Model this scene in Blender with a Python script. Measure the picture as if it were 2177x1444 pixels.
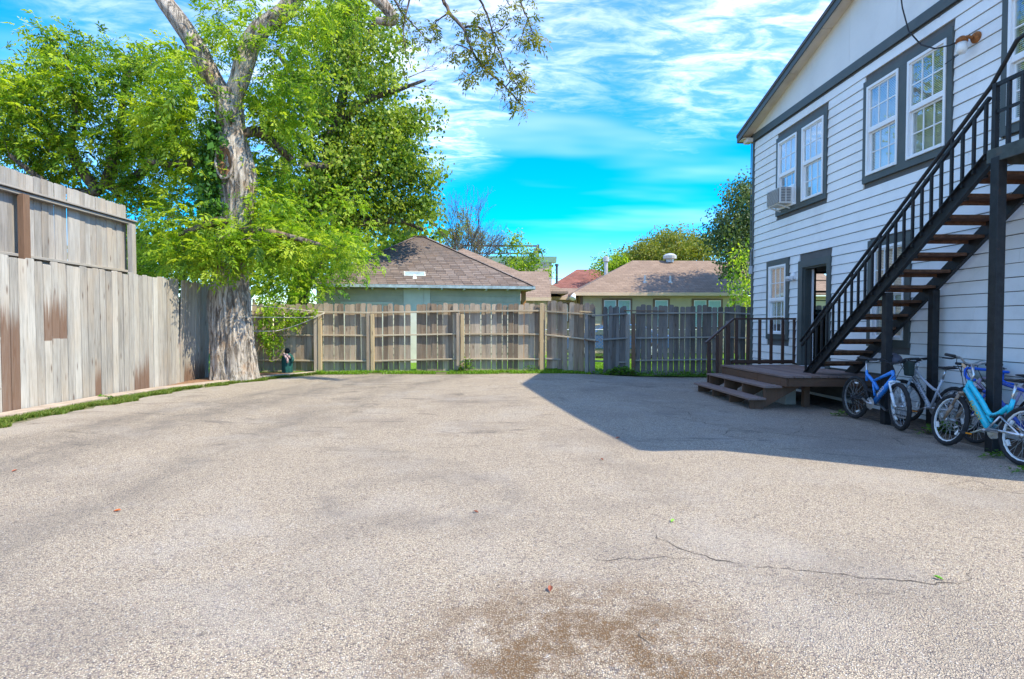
import bpy, math, random
import numpy as np
from mathutils import Vector, Matrix, Euler

for _o in list(bpy.data.objects):
    bpy.data.objects.remove(_o, do_unlink=True)
SC = bpy.context.scene
COL = SC.collection
R = math.radians

# ------------------------------------------------------------------ camera
cam_d = bpy.data.cameras.new("camera")
cam = bpy.data.objects.new("camera", cam_d)
COL.objects.link(cam)
cam_d.sensor_width = 36.0
cam_d.lens = 20.0
cam_d.clip_start = 0.05
cam_d.clip_end = 2000.0
cam.location = (0, 0, 1.4)
cam.rotation_euler = (R(90 - 1.516), 0, R(-2.296))
SC.camera = cam

# ------------------------------------------------------------------ light
SUN_TRAVEL = Vector((-0.75, 0.375, -1.0)).normalized()
SUN_EL = math.asin(-SUN_TRAVEL.z)
SUN_AZ = math.atan2(-SUN_TRAVEL.x, -SUN_TRAVEL.y)      # clockwise from +Y
sun_d = bpy.data.lights.new("sun", 'SUN')
sun_d.energy = 2.75
sun_d.angle = R(0.5)
sun_d.color = (1.0, 0.925, 0.72)
sun = bpy.data.objects.new("sun", sun_d)
COL.objects.link(sun)
sun.rotation_euler = SUN_TRAVEL.to_track_quat('-Z', 'Y').to_euler()
sun.location = (20, -12, 30)

SC.view_settings.view_transform = 'Standard'
SC.view_settings.look = 'None'
SC.view_settings.gamma = 1.0
SC.view_settings.exposure = 1.5
SC.view_settings.use_curve_mapping = False
SC.cycles.max_bounces = 8
SC.cycles.diffuse_bounces = 4
SC.cycles.glossy_bounces = 4
SC.cycles.transparent_max_bounces = 16
SC.cycles.use_denoising = True
SC.cycles.denoising_input_passes = 'RGB_ALBEDO_NORMAL'
SC.cycles.denoising_prefilter = 'ACCURATE'


class NT:
    """small helper round a node tree"""
    def __init__(self, tree):
        self.t = tree
        self.n = tree.nodes
        self.n.clear()

    def add(self, kind, **kw):
        nd = self.n.new(kind)
        for k, v in kw.items():
            setattr(nd, k, v)
        return nd

    def link(self, a, b):
        self.t.links.new(a, b)

    def put(self, sock, v):
        if isinstance(v, bpy.types.NodeSocket):
            self.link(v, sock)
        elif isinstance(v, (tuple, list)) and len(v) == 3 and sock.type == 'RGBA':
            sock.default_value = (*v, 1)
        else:
            sock.default_value = v

    def math(self, op, a, b=None, c=None, clamp=False):
        m = self.add('ShaderNodeMath', operation=op, use_clamp=clamp)
        self.put(m.inputs[0], a)
        if b is not None:
            self.put(m.inputs[1], b)
        if c is not None:
            self.put(m.inputs[2], c)
        return m.outputs[0]

    def mix(self, f, a, b, blend='MIX'):
        m = self.add('ShaderNodeMix', data_type='RGBA', blend_type=blend)
        self.put(m.inputs[0], f)
        self.put(m.inputs[6], a)
        self.put(m.inputs[7], b)
        return m.outputs[2]

    def ramp(self, f, stops, interp='LINEAR'):
        r = self.add('ShaderNodeValToRGB')
        r.color_ramp.interpolation = interp
        e = r.color_ramp.elements
        while len(e) > 1:
            e.remove(e[-1])
        e[0].position = stops[0][0]
        c = stops[0][1]
        e[0].color = (c, c, c, 1) if not isinstance(c, (tuple, list)) else (*c, 1)
        for p, c in stops[1:]:
            x = e.new(p)
            x.color = (c, c, c, 1) if not isinstance(c, (tuple, list)) else (*c, 1)
        self.put(r.inputs[0], f)
        return r.outputs[0]

    def noise(self, vec, scale, detail=3, rough=0.55, dist=0.0, dim='3D'):
        m = self.add('ShaderNodeTexNoise', noise_dimensions=dim)
        if vec is not None:
            self.put(m.inputs['Vector'], vec)
        m.inputs['Scale'].default_value = scale
        m.inputs['Detail'].default_value = detail
        m.inputs['Roughness'].default_value = rough
        m.inputs['Distortion'].default_value = dist
        return m.outputs[0]

    def voro(self, vec, scale, feature='F1', rnd=1.0):
        m = self.add('ShaderNodeTexVoronoi', feature=feature)
        self.put(m.inputs['Vector'], vec)
        m.inputs['Scale'].default_value = scale
        m.inputs['Randomness'].default_value = rnd
        return m

    def mapping(self, vec, loc=(0, 0, 0), rot=(0, 0, 0), scale=(1, 1, 1)):
        m = self.add('ShaderNodeMapping')
        self.put(m.inputs[0], vec)
        m.inputs[1].default_value = loc
        m.inputs[2].default_value = rot
        m.inputs[3].default_value = scale
        return m.outputs[0]

    def vmath(self, op, a, b=None):
        m = self.add('ShaderNodeVectorMath', operation=op)
        self.put(m.inputs[0], a)
        if b is not None:
            self.put(m.inputs[1], b)
        return m.outputs[0]


# ------------------------------------------------------------------ sky
world = bpy.data.worlds.new("World")
SC.world = world
world.use_nodes = True
w = NT(world.node_tree)
sky = w.add('ShaderNodeTexSky')
sky.sky_type = 'NISHITA'
sky.sun_disc = False
sky.sun_elevation = SUN_EL
sky.sun_rotation = SUN_AZ
sky.altitude = 10
sky.air_density = 1.0
sky.dust_density = 0.1
sky.ozone_density = 2.2
tc = w.add('ShaderNodeTexCoord').outputs['Generated']
sx = w.add('ShaderNodeSeparateXYZ')
w.link(tc, sx.inputs[0])
den = w.math('ADD', w.math('MAXIMUM', sx.outputs[2], 0.0), 0.10)
cx_ = w.math('DIVIDE', sx.outputs[0], den)
cy_ = w.math('DIVIDE', sx.outputs[1], den)
cmb = w.add('ShaderNodeCombineXYZ')
w.link(cx_, cmb.inputs[0])
w.link(cy_, cmb.inputs[1])
plane = cmb.outputs[0]
# thin rippled high cloud: a broad sheet broken by short slanting streaks
sheet = w.noise(w.mapping(plane, loc=(3.7, 1.2, 0), scale=(0.55, 0.42, 1)), 1.0, 3, 0.5)
rip = w.noise(w.mapping(plane, rot=(0, 0, R(-28)), scale=(2.6, 5.4, 1)), 1.9, 5, 0.62, 0.9)
fine = w.noise(w.mapping(plane, rot=(0, 0, R(-12)), scale=(4.0, 8.0, 1)), 3.4, 4, 0.65, 0.5)
sheetm = w.ramp(sheet, [(0.40, 0.0), (0.62, 1.0)], 'EASE')
ripm = w.ramp(w.math('ADD', w.math('MULTIPLY', rip, 0.72), w.math('MULTIPLY', fine, 0.28)), [(0.38, 0.0), (0.70, 1.0)], 'EASE')
cl = w.math('MULTIPLY', sheetm, w.math('ADD', w.math('MULTIPLY', ripm, 0.82), 0.18))
low = w.ramp(sx.outputs[2], [(0.17, 0.0), (0.30, 1.0)], 'EASE')
cl = w.math('MULTIPLY', cl, low)
wisps = w.ramp(w.noise(w.mapping(plane, loc=(9, 3, 0), scale=(0.35, 0.8, 1)), 1.1, 4, 0.5), [(0.52, 0.0), (0.74, 0.5)], 'EASE')
cl = w.math('MAXIMUM', cl, w.math('MULTIPLY', wisps, w.ramp(sx.outputs[2], [(0.10, 0.0), (0.22, 0.8)])))
hs = w.add('ShaderNodeHueSaturation')
hs.inputs['Hue'].default_value = 0.491
hs.inputs['Saturation'].default_value = 1.85
hs.inputs['Value'].default_value = 1.25
w.link(sky.outputs[0], hs.inputs['Color'])
tint = w.mix(1.0, hs.outputs[0], (0.72, 0.76, 0.96), 'MULTIPLY')
skyc = w.mix(w.math('MULTIPLY', cl, 0.52), tint, (9.6, 9.3, 8.9))
bg = w.add('ShaderNodeBackground')
bg.inputs['Strength'].default_value = 0.122
w.link(skyc, bg.inputs['Color'])
wo = w.add('ShaderNodeOutputWorld')
w.link(bg.outputs[0], wo.inputs[0])

# ------------------------------------------------------------------ materials
MATS = {}


def new_mat(name):
    m = bpy.data.materials.new(name)
    m.use_nodes = True
    MATS[name] = m
    return m, NT(m.node_tree)


def finish(nt, color, rough=0.6, metal=0.0, bump=None, bump_d=0.01, bump_s=0.5, spec=0.4, coat=0.0):
    p = nt.add('ShaderNodeBsdfPrincipled')
    nt.put(p.inputs['Base Color'], color)
    nt.put(p.inputs['Roughness'], rough)
    p.inputs['Metallic'].default_value = metal
    p.inputs['Specular IOR Level'].default_value = spec
    p.inputs['Coat Weight'].default_value = coat
    if bump is not None:
        b = nt.add('ShaderNodeBump')
        b.inputs['Strength'].default_value = bump_s
        b.inputs['Distance'].default_value = bump_d
        nt.put(b.inputs['Height'], bump)
        nt.link(b.outputs[0], p.inputs['Normal'])
    o = nt.add('ShaderNodeOutputMaterial')
    nt.link(p.outputs[0], o.inputs[0])
    return p


def paint(name, col, rough=0.5, var=0.12, scale=6.0, metal=0.0, spec=0.4, grime=None, grime_amt=0.3, coat=0.0, bump=0.15):
    """plain painted/moulded surface with slight unevenness"""
    m, n = new_mat(name)
    g = n.add('ShaderNodeNewGeometry').outputs['Position']
    a = n.noise(g, scale, 5, 0.6)
    c2 = tuple(c * (1 - var) for c in col)
    c3 = tuple(min(1, c * (1 + var)) for c in col)
    c = n.mix(n.ramp(a, [(0.3, 0.0), (0.7, 1.0)]), c2, c3)
    if grime:
        gm = n.ramp(n.noise(g, scale * 0.6, 6, 0.7), [(0.5, 0.0), (0.72, 1.0)])
        c = n.mix(n.math('MULTIPLY', gm, grime_amt), c, grime)
    r = n.math('ADD', n.math('MULTIPLY', a, 0.25), rough - 0.12)
    finish(n, c, r, metal, n.noise(g, scale * 12, 4, 0.6), 0.002, bump, spec, coat)
    return m


def wood(name, dark, light, stain=(0.16, 0.08, 0.045), grain=(55, 55, 2.2), knots=True, tone=0.5, rough=0.85, moss=0.0, split=0.55):
    """weathered timber; grain runs along the object's own Z.  obj['stain_top'], obj['stain_low']
    give a damp/old-paint mark between two heights on that board"""
    m, n = new_mat(name)
    oc = n.add('ShaderNodeTexCoord').outputs['Object']
    oi = n.add('ShaderNodeObjectInfo')
    rnd = oi.outputs['Random']
    off = n.add('ShaderNodeCombineXYZ')
    n.put(off.inputs[0], n.math('MULTIPLY', rnd, 37.0))
    n.put(off.inputs[1], n.math('MULTIPLY', rnd, 11.0))
    n.put(off.inputs[2], n.math('MULTIPLY', rnd, 53.0))
    v = n.vmath('ADD', oc, off.outputs[0])
    g1 = n.noise(n.mapping(v, scale=grain), 1.0, 5, 0.65, 0.6)
    g2 = n.noise(n.mapping(v, scale=(grain[0] * 3.2, grain[1] * 3.2, grain[2] * 1.3)), 1.0, 3, 0.6)
    big = n.noise(n.mapping(v, scale=(6, 6, 0.9)), 1.0, 3, 0.6)
    f = n.math('ADD', n.math('MULTIPLY', g1, 0.6), n.math('MULTIPLY', big, 0.4))
    f = n.math('ADD', f, n.math('MULTIPLY', n.math('SUBTRACT', rnd, 0.5), tone * 0.35))
    c = n.mix(n.ramp(f, [(0.28, 0.0), (0.72, 1.0)]), dark, light)
    # fine dark checks along the grain
    chk = n.ramp(g2, [(0.30, 1.0), (0.42, 0.0)])
    c = n.mix(n.math('MULTIPLY', chk, split), c, tuple(x * 0.35 for x in dark))
    # board-to-board warm/cool drift
    warm = n.noise(n.mapping(v, scale=(2, 2, 0.6)), 1.3, 2, 0.5)
    c = n.mix(n.math('MULTIPLY', n.ramp(warm, [(0.45, 0.0), (0.75, 1.0)]), 0.45), c, tuple(l * k for l, k in zip(light, (0.98, 0.80, 0.62))))
    if knots:
        kv = n.voro(n.mapping(v, scale=(7.5, 7.5, 1.9)), 1.0)
        ring = n.ramp(kv.outputs['Distance'], [(0.05, 1.0), (0.11, 0.45), (0.17, 0.0)])
        c = n.mix(n.math('MULTIPLY', ring, 0.75), c, (0.10, 0.055, 0.035))
    # stain read from the board itself
    at = n.add('ShaderNodeAttribute', attribute_type='OBJECT', attribute_name='stain_top')
    al = n.add('ShaderNodeAttribute', attribute_type='OBJECT', attribute_name='stain_low')
    sz = n.add('ShaderNodeSeparateXYZ')
    n.link(oc, sz.inputs[0])
    edge = n.math('ADD', sz.outputs[2], n.math('MULTIPLY', n.math('SUBTRACT', n.noise(n.mapping(v, scale=(48, 48, 1.2)), 1.0, 5, 0.7), 0.5), 1.1))
    up = n.math('MULTIPLY', n.math('SUBTRACT', at.outputs['Fac'], edge), 3.2, clamp=True)
    dn = n.math('MULTIPLY', n.math('SUBTRACT', sz.outputs[2], al.outputs['Fac']), 60.0, clamp=True)
    sm = n.math('MULTIPLY', n.math('MULTIPLY', up, dn), n.math('ADD', n.math('MULTIPLY', g1, 0.8), 0.42))
    c = n.mix(sm, c, stain)
    if moss:
        mm = n.ramp(n.noise(v, 3.0, 4, 0.6), [(0.55, 0.0), (0.75, 1.0)])
        c = n.mix(n.math('MULTIPLY', mm, moss), c, (0.10, 0.13, 0.05))
    h = n.math('SUBTRACT', n.math('MULTIPLY', g1, 0.6), n.math('MULTIPLY', chk, 0.6))
    finish(n, c, rough, 0, h, 0.004, 0.7, 0.25)
    return m


# ------------------------------------------------------------------ mesh building
class MB:
    def __init__(self):
        self.v = []
        self.f = []

    def raw(self, vs, fs):
        b = len(self.v)
        self.v.extend([tuple(p) for p in vs])
        self.f.extend([tuple(i + b for i in q) for q in fs])
        return self

    def box(self, x0, x1, y0, y1, z0, z1):
        return self.raw([(x0, y0, z0), (x1, y0, z0), (x1, y1, z0), (x0, y1, z0),
                         (x0, y0, z1), (x1, y0, z1), (x1, y1, z1), (x0, y1, z1)],
                        [(0, 3, 2, 1), (4, 5, 6, 7), (0, 1, 5, 4), (1, 2, 6, 5), (2, 3, 7, 6), (3, 0, 4, 7)])

    def hexa(self, p):
        return self.raw(p, [(0, 3, 2, 1), (4, 5, 6, 7), (0, 1, 5, 4), (1, 2, 6, 5), (2, 3, 7, 6), (3, 0, 4, 7)])

    def beam(self, a, b, w_, h_, up=(0, 0, 1)):
        a = Vector(a); b = Vector(b)
        d = (b - a).normalized()
        s = d.cross(Vector(up))
        if s.length < 1e-4:
            s = d.cross(Vector((0, 1, 0)))
        s.normalize()
        u = s.cross(d).normalized()
        s *= w_ / 2; u *= h_ / 2
        return self.hexa([a - s - u, a + s - u, b + s - u, b - s - u, a - s + u, a + s + u, b + s + u, b - s + u])

    def quad(self, *p):
        return self.raw(p, [tuple(range(len(p)))])

    def prism(self, pts, off):
        """closed polygon pts (3-D) extruded by vector off"""
        n = len(pts)
        off = Vector(off)
        vs = [Vector(p) for p in pts] + [Vector(p) + off for p in pts]
        fs = [tuple(range(n - 1, -1, -1)), tuple(range(n, 2 * n))]
        fs += [(i, (i + 1) % n, n + (i + 1) % n, n + i) for i in range(n)]
        return self.raw(vs, fs)

    def tube(self, pts, rad, n=8, cap=True, closed=False):
        pts = [Vector(p) for p in pts]
        m = len(pts)
        if not hasattr(rad, '__len__'):
            rad = [rad] * m
        ref = None
        vs = []
        for i, p in enumerate(pts):
            if closed:
                d = pts[(i + 1) % m] - pts[i - 1]
            else:
                d = pts[min(i + 1, m - 1)] - pts[max(i - 1, 0)]
            d.normalize()
            if ref is None:
                ref = d.cross(Vector((0, 0, 1)))
                if ref.length < 0.05:
                    ref = d.cross(Vector((1, 0, 0)))
            else:
                ref = ref - d * ref.dot(d)
            ref.normalize()
            o = d.cross(ref)
            for k in range(n):
                a = 2 * math.pi * k / n
                vs.append(p + (ref * math.cos(a) + o * math.sin(a)) * rad[i])
        fs = []
        for i in range(m if closed else m - 1):
            j = (i + 1) % m
            for k in range(n):
                l = (k + 1) % n
                fs.append((i * n + k, i * n + l, j * n + l, j * n + k))
        if cap and not closed:
            fs.append(tuple(range(n - 1, -1, -1)))
            fs.append(tuple((m - 1) * n + k for k in range(n)))
        return self.raw(vs, fs)

    def lathe(self, c, axis, prof, n=16):
        """prof: (radius, distance along axis)"""
        c = Vector(c); ax = Vector(axis).normalized()
        s = ax.cross(Vector((0, 0, 1)))
        if s.length < 0.05:
            s = ax.cross(Vector((1, 0, 0)))
        s.normalize(); t = ax.cross(s)
        vs = []
        for r_, h_ in prof:
            for k in range(n):
                a = 2 * math.pi * k / n
                vs.append(c + ax * h_ + (s * math.cos(a) + t * math.sin(a)) * r_)
        fs = []
        for i in range(len(prof) - 1):
            for k in range(n):
                l = (k + 1) % n
                fs.append((i * n + k, i * n + l, (i + 1) * n + l, (i + 1) * n + k))
        fs.append(tuple(range(n - 1, -1, -1)))
        fs.append(tuple((len(prof) - 1) * n + k for k in range(n)))
        return self.raw(vs, fs)

    def mesh(self, name, mat, smooth=False):
        me = bpy.data.meshes.new(name)
        me.from_pydata([tuple(p) for p in self.v], [], self.f)
        if mat is not None:
            me.materials.append(mat)
        if smooth:
            me.polygons.foreach_set('use_smooth', [True] * len(me.polygons))
        me.update()
        return me

    def build(self, name, mat, parent=None, smooth=False, local=False, bevel=0.0, sub=0):
        return put(name, self.mesh(name, mat, smooth), parent, local=local, bevel=bevel)


def put(name, mesh, parent=None, loc=None, rot=None, scale=None, local=False, bevel=0.0):
    o = bpy.data.objects.new(name, mesh)
    COL.objects.link(o)
    if loc is not None:
        o.location = loc
    if rot is not None:
        o.rotation_euler = rot
    if scale is not None:
        o.scale = scale
    if parent is not None:
        o.parent = parent
        if not local:
            o.matrix_parent_inverse = PINV.get(parent.name, Matrix.Identity(4))
    if bevel:
        b = o.modifiers.new("edge", 'BEVEL')
        b.width = bevel
        b.segments = 2
        b.limit_method = 'ANGLE'
    return o


PINV = {}


def thing(name, label, cat, loc=(0, 0, 0), group=None, rot=None):
    o = bpy.data.objects.new(name, None)
    COL.objects.link(o)
    o.empty_display_size = 0.1
    o.location = loc
    if rot is not None:
        o.rotation_euler = rot
    tag(o, label, cat, group)
    m = Matrix.Translation(Vector(loc))
    if rot is not None:
        m = m @ Euler(rot).to_matrix().to_4x4()
    PINV[o.name] = m.inverted()
    return o


def tag(o, label, cat, group=None):
    o['label'] = label
    o['category'] = cat
    if group:
        o['group'] = group
    return o


def struct(o):
    o['kind'] = 'structure'
    return o


def stuff(o):
    o['kind'] = 'stuff'
    return o


def smooth01(t):
    t = np.clip(t, 0, 1)
    return t * t * (3 - 2 * t)


def g(x, y):
    """height of the ground"""
    l = 0.12 * smooth01((-np.asarray(x, float) - 2.0) / 4.3)
    b = 0.12 * smooth01((np.asarray(y, float) - 7.5) / 7.0) * (1 - 0.8 * smooth01((np.asarray(x, float) - 1.0) / 4.0))
    return l + b * (1 - l / 0.12) - 0.05 * smooth01((np.asarray(x, float) - 2.0) / 3.0)


def gz(x, y):
    return float(g(x, y))


# cheap value noise for shaping meshes
_perm = np.random.RandomState(7).permutation(4096)


def vnoise(p):
    p = np.asarray(p, float)
    i = np.floor(p).astype(int)
    fr = p - i
    u = fr * fr * (3 - 2 * fr)
    out = np.zeros(len(p))
    for dx in (0, 1):
        for dy in (0, 1):
            for dz in (0, 1):
                h = _perm[(_perm[(_perm[(i[:, 0] + dx) % 4096] + i[:, 1] + dy) % 4096] + i[:, 2] + dz) % 4096] / 4095.0
                wgt = (u[:, 0] if dx else 1 - u[:, 0]) * (u[:, 1] if dy else 1 - u[:, 1]) * (u[:, 2] if dz else 1 - u[:, 2])
                out += h * wgt
    return out


def grid_mesh(name, xs, ys, zf, mat):
    X_, Y_ = np.meshgrid(xs, ys)
    Z_ = zf(X_, Y_)
    v = np.stack([X_, Y_, Z_], -1).reshape(-1, 3)
    nx, ny = len(xs), len(ys)
    idx = np.arange(nx * ny).reshape(ny, nx)
    f = np.stack([idx[:-1, :-1], idx[:-1, 1:], idx[1:, 1:], idx[1:, :-1]], -1).reshape(-1, 4)
    return quads_mesh(name, v, f, mat)


def quads_mesh(name, v, f, mat, smooth=True):
    me = bpy.data.meshes.new(name)
    v = np.ascontiguousarray(v, np.float32)
    f = np.ascontiguousarray(f, np.int32)
    k = f.shape[1]
    me.vertices.add(len(v))
    me.vertices.foreach_set('co', v.ravel())
    me.loops.add(f.size)
    me.loops.foreach_set('vertex_index', f.ravel())
    me.polygons.add(len(f))
    me.polygons.foreach_set('loop_start', np.arange(0, f.size, k, dtype=np.int32))
    me.polygons.foreach_set('loop_total', np.full(len(f), k, np.int32))
    if smooth:
        me.polygons.foreach_set('use_smooth', np.ones(len(f), bool))
    if mat is not None:
        me.materials.append(mat)
    me.update(calc_edges=True)
    me.validate()
    return me

# ================================================================== ground
def mat_pavement():
    m, n = new_mat('pavement')
    pos = n.add('ShaderNodeNewGeometry').outputs['Position']
    sep = n.add('ShaderNodeSeparateXYZ')
    n.link(pos, sep.inputs[0])
    px, py = sep.outputs[0], sep.outputs[1]
    flat = n.mapping(pos, scale=(1, 1, 0.0))
    wob = n.noise(flat, 40, 2, 0.5)
    cells = n.voro(flat, 118)
    cs = n.add('ShaderNodeSeparateColor')
    n.link(cells.outputs['Color'], cs.inputs[0])
    stone = n.ramp(cs.outputs[0], [(0.0, (0.09, 0.078, 0.076)), (0.12, (0.27, 0.23, 0.215)), (0.30, (0.60, 0.485, 0.345)),
                                   (0.55, (0.73, 0.60, 0.435)), (0.78, (0.80, 0.675, 0.50)), (0.92, (0.72, 0.56, 0.40)), (1.0, (0.88, 0.82, 0.74))])
    bind = n.ramp(cells.outputs['Distance'], [(0.30, 0.0), (0.62, 1.0)])
    cells2 = n.voro(flat, 300)
    c2 = n.add('ShaderNodeSeparateColor')
    n.link(cells2.outputs['Color'], c2.inputs[0])
    c = n.mix(n.math('MULTIPLY', c2.outputs[1], 0.30), stone, (0.27, 0.225, 0.21))
    c = n.mix(n.math('MULTIPLY', bind, 0.66), c, (0.18, 0.13, 0.10))
    # worn / dusty areas
    big = n.noise(flat, 0.55, 5, 0.62)
    c = n.mix(n.math('MULTIPLY', n.ramp(big, [(0.34, 1.0), (0.50, 0.0)]), 0.42), c, (0.21, 0.175, 0.15))
    c = n.mix(n.math('MULTIPLY', n.ramp(n.noise(flat, 0.9, 4, 0.6, 0.3), [(0.5, 0.0), (0.72, 1.0)]), 0.35), c, (0.50, 0.445, 0.40))
    # wheel tracks sweeping along the fence side
    dy = n.math('SUBTRACT', py, 5.0)
    arc = n.math('MULTIPLY', n.math('MULTIPLY', dy, dy), 0.027)
    for x0, wd, amt in ((-4.6, 0.75, 0.72), (-3.0, 0.6, 0.55), (-5.3, 0.35, 0.6)):
        dx = n.math('ABSOLUTE', n.math('SUBTRACT', n.math('SUBTRACT', px, arc), x0))
        band = n.math('SUBTRACT', 1.0, n.math('DIVIDE', dx, wd), clamp=True)
        br = n.ramp(n.noise(n.mapping(flat, scale=(1.5, 0.6, 1)), 1.5, 8, 0.8), [(0.36, 0.0), (0.64, 1.0)])
        c = n.mix(n.math('MULTIPLY', n.math('MULTIPLY', band, br), amt), c, (0.13, 0.115, 0.105))
    # sand washed against the verge
    sand = n.math('MULTIPLY', n.math('SUBTRACT', n.math('SUBTRACT', n.math('MULTIPLY', arc, 0.6), 5.35), px), 1.4, clamp=True)
    sn = n.ramp(n.noise(flat, 2.2, 5, 0.7), [(0.35, 0.0), (0.55, 1.0)])
    c = n.mix(n.math('MULTIPLY', n.math('MULTIPLY', sand, sn), 0.65), c, (0.47, 0.40, 0.33))
    # darker tone on the pavement towards the house, with oily marks
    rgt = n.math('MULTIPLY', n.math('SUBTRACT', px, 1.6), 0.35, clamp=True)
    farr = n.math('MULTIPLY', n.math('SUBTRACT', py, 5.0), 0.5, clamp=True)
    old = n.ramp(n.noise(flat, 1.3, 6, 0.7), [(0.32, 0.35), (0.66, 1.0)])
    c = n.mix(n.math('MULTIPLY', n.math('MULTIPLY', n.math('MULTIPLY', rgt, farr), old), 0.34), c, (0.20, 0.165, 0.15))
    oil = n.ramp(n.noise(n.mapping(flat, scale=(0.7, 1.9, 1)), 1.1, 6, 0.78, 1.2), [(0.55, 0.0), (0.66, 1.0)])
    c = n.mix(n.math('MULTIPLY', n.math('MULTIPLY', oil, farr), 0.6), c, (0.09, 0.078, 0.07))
    # brown muddy patch close to the viewer
    ex = n.math('DIVIDE', n.math('SUBTRACT', px, 0.42), 0.95)
    ey = n.math('DIVIDE', n.math('SUBTRACT', py, 2.3), 0.95)
    ell = n.math('SUBTRACT', 1.08, n.math('ADD', n.math('MULTIPLY', ex, ex), n.math('MULTIPLY', ey, ey)), clamp=True)
    mud = n.math('MULTIPLY', n.ramp(n.noise(flat, 3.4, 10, 0.84), [(0.41, 0.0), (0.55, 1.0)]), n.math('ADD', n.math('MULTIPLY', bind, 0.45), 0.8))
    c = n.mix(n.math('MULTIPLY', n.math('MULTIPLY', ell, mud), 0.85), c, (0.165, 0.095, 0.045))
    # drips and small dark spots
    sp = n.voro(flat, 5.5)
    spc = n.add('ShaderNodeSeparateColor')
    n.link(sp.outputs['Color'], spc.inputs[0])
    dot = n.math('MULTIPLY', n.ramp(n.math('ADD', sp.outputs['Distance'], n.math('MULTIPLY', wob, 0.10)), [(0.11, 1.0), (0.19, 0.0)]), n.ramp(spc.outputs[0], [(0.62, 0.0), (0.75, 1.0)]))
    c = n.mix(n.math('MULTIPLY', dot, 0.5), c, (0.10, 0.08, 0.07))
    # dark oval smudge in the middle of the yard
    ex = n.math('DIVIDE', n.math('SUBTRACT', px, -0.55), 0.9)
    ey = n.math('DIVIDE', n.math('SUBTRACT', py, 4.6), 0.75)
    rr = n.math('ADD', n.math('MULTIPLY', ex, ex), n.math('MULTIPLY', ey, ey))
    ring = n.math('SUBTRACT', 1.0, n.math('MULTIPLY', n.math('ABSOLUTE', n.math('SUBTRACT', rr, 0.7)), 1.6), clamp=True)
    c = n.mix(n.math('MULTIPLY', n.math('MULTIPLY', ring, n.ramp(n.noise(flat, 3, 6, 0.7), [(0.4, 0.0), (0.65, 1.0)])), 0.45), c, (0.16, 0.14, 0.13))
    # hairline cracking
    ce = n.voro(n.vmath('ADD', n.mapping(flat, scale=(1, 1.3, 1)), n.mapping(n.add('ShaderNodeTexNoise').outputs[1], scale=(0.2, 0.2, 0))), 1.15, 'DISTANCE_TO_EDGE')
    hair = n.math('MULTIPLY', n.ramp(ce.outputs['Distance'], [(0.003, 1.0), (0.011, 0.0)]), n.ramp(n.noise(flat, 0.8, 3, 0.6), [(0.55, 0.0), (0.68, 1.0)]))
    c = n.mix(n.math('MULTIPLY', hair, n.math('MULTIPLY', rgt, 0.75)), c, (0.07, 0.06, 0.055))
    h = n.math('SUBTRACT', n.math('MULTIPLY', cs.outputs[1], 0.6), n.math('MULTIPLY', bind, 0.8))
    h = n.math('ADD', h, n.math('MULTIPLY', wob, 0.5))
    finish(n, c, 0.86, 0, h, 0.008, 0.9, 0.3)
    return m


def mat_soil(name, a, b, scale=9, c_=None):
    m, n = new_mat(name)
    pos = n.add('ShaderNodeNewGeometry').outputs['Position']
    f = n.noise(pos, scale, 7, 0.7)
    c = n.mix(n.ramp(f, [(0.35, 0.0), (0.65, 1.0)]), a, b)
    if c_:
        v = n.voro(pos, 34)
        s = n.add('ShaderNodeSeparateColor')
        n.link(v.outputs['Color'], s.inputs[0])
        c = n.mix(n.ramp(s.outputs[0], [(0.62, 0.0), (0.8, 0.8)]), c, c_)
    finish(n, c, 0.95, 0, f, 0.02, 0.8, 0.15)
    return m


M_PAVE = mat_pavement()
M_DIRT = mat_soil('dirt', (0.10, 0.065, 0.042), (0.24, 0.165, 0.11), 7, (0.30, 0.16, 0.085))
M_LITTER = mat_soil('leaf_litter', (0.15, 0.085, 0.055), (0.30, 0.185, 0.12), 9, (0.36, 0.19, 0.10))
M_EARTH = mat_soil('dark_earth', (0.05, 0.042, 0.035), (0.15, 0.125, 0.10), 11, (0.17, 0.13, 0.09))
M_LAWN = mat_soil('lawn', (0.07, 0.15, 0.015), (0.17, 0.32, 0.03), 5)
M_VERGE = mat_soil('verge_soil', (0.09, 0.11, 0.035), (0.20, 0.17, 0.11), 8)
M_CONC = paint('concrete_edging', (0.42, 0.33, 0.26), 0.85, 0.2, 5, grime=(0.2, 0.15, 0.11), grime_amt=0.6)


def mat_leafy(name, cols, trans=0.45, rough=0.5, spec=0.35):
    """two-sided leaf; cols is a ramp over the per-spray 'tint' attribute"""
    m, n = new_mat(name)
    a = n.add('ShaderNodeAttribute', attribute_name='tint')
    c = n.ramp(a.outputs['Fac'], [(i / (len(cols) - 1), cc) for i, cc in enumerate(cols)])
    p = n.add('ShaderNodeBsdfPrincipled')
    n.put(p.inputs['Base Color'], c)
    p.inputs['Roughness'].default_value = rough
    p.inputs['Specular IOR Level'].default_value = spec
    t = n.add('ShaderNodeBsdfTranslucent')
    n.put(t.inputs[0], n.mix(1.0, c, (1.25, 1.25, 0.55), 'MULTIPLY'))
    mx = n.add('ShaderNodeMixShader')
    mx.inputs[0].default_value = trans
    n.link(p.outputs[0], mx.inputs[1])
    n.link(t.outputs[0], mx.inputs[2])
    o = n.add('ShaderNodeOutputMaterial')
    n.link(mx.outputs[0], o.inputs[0])
    return m


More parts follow.
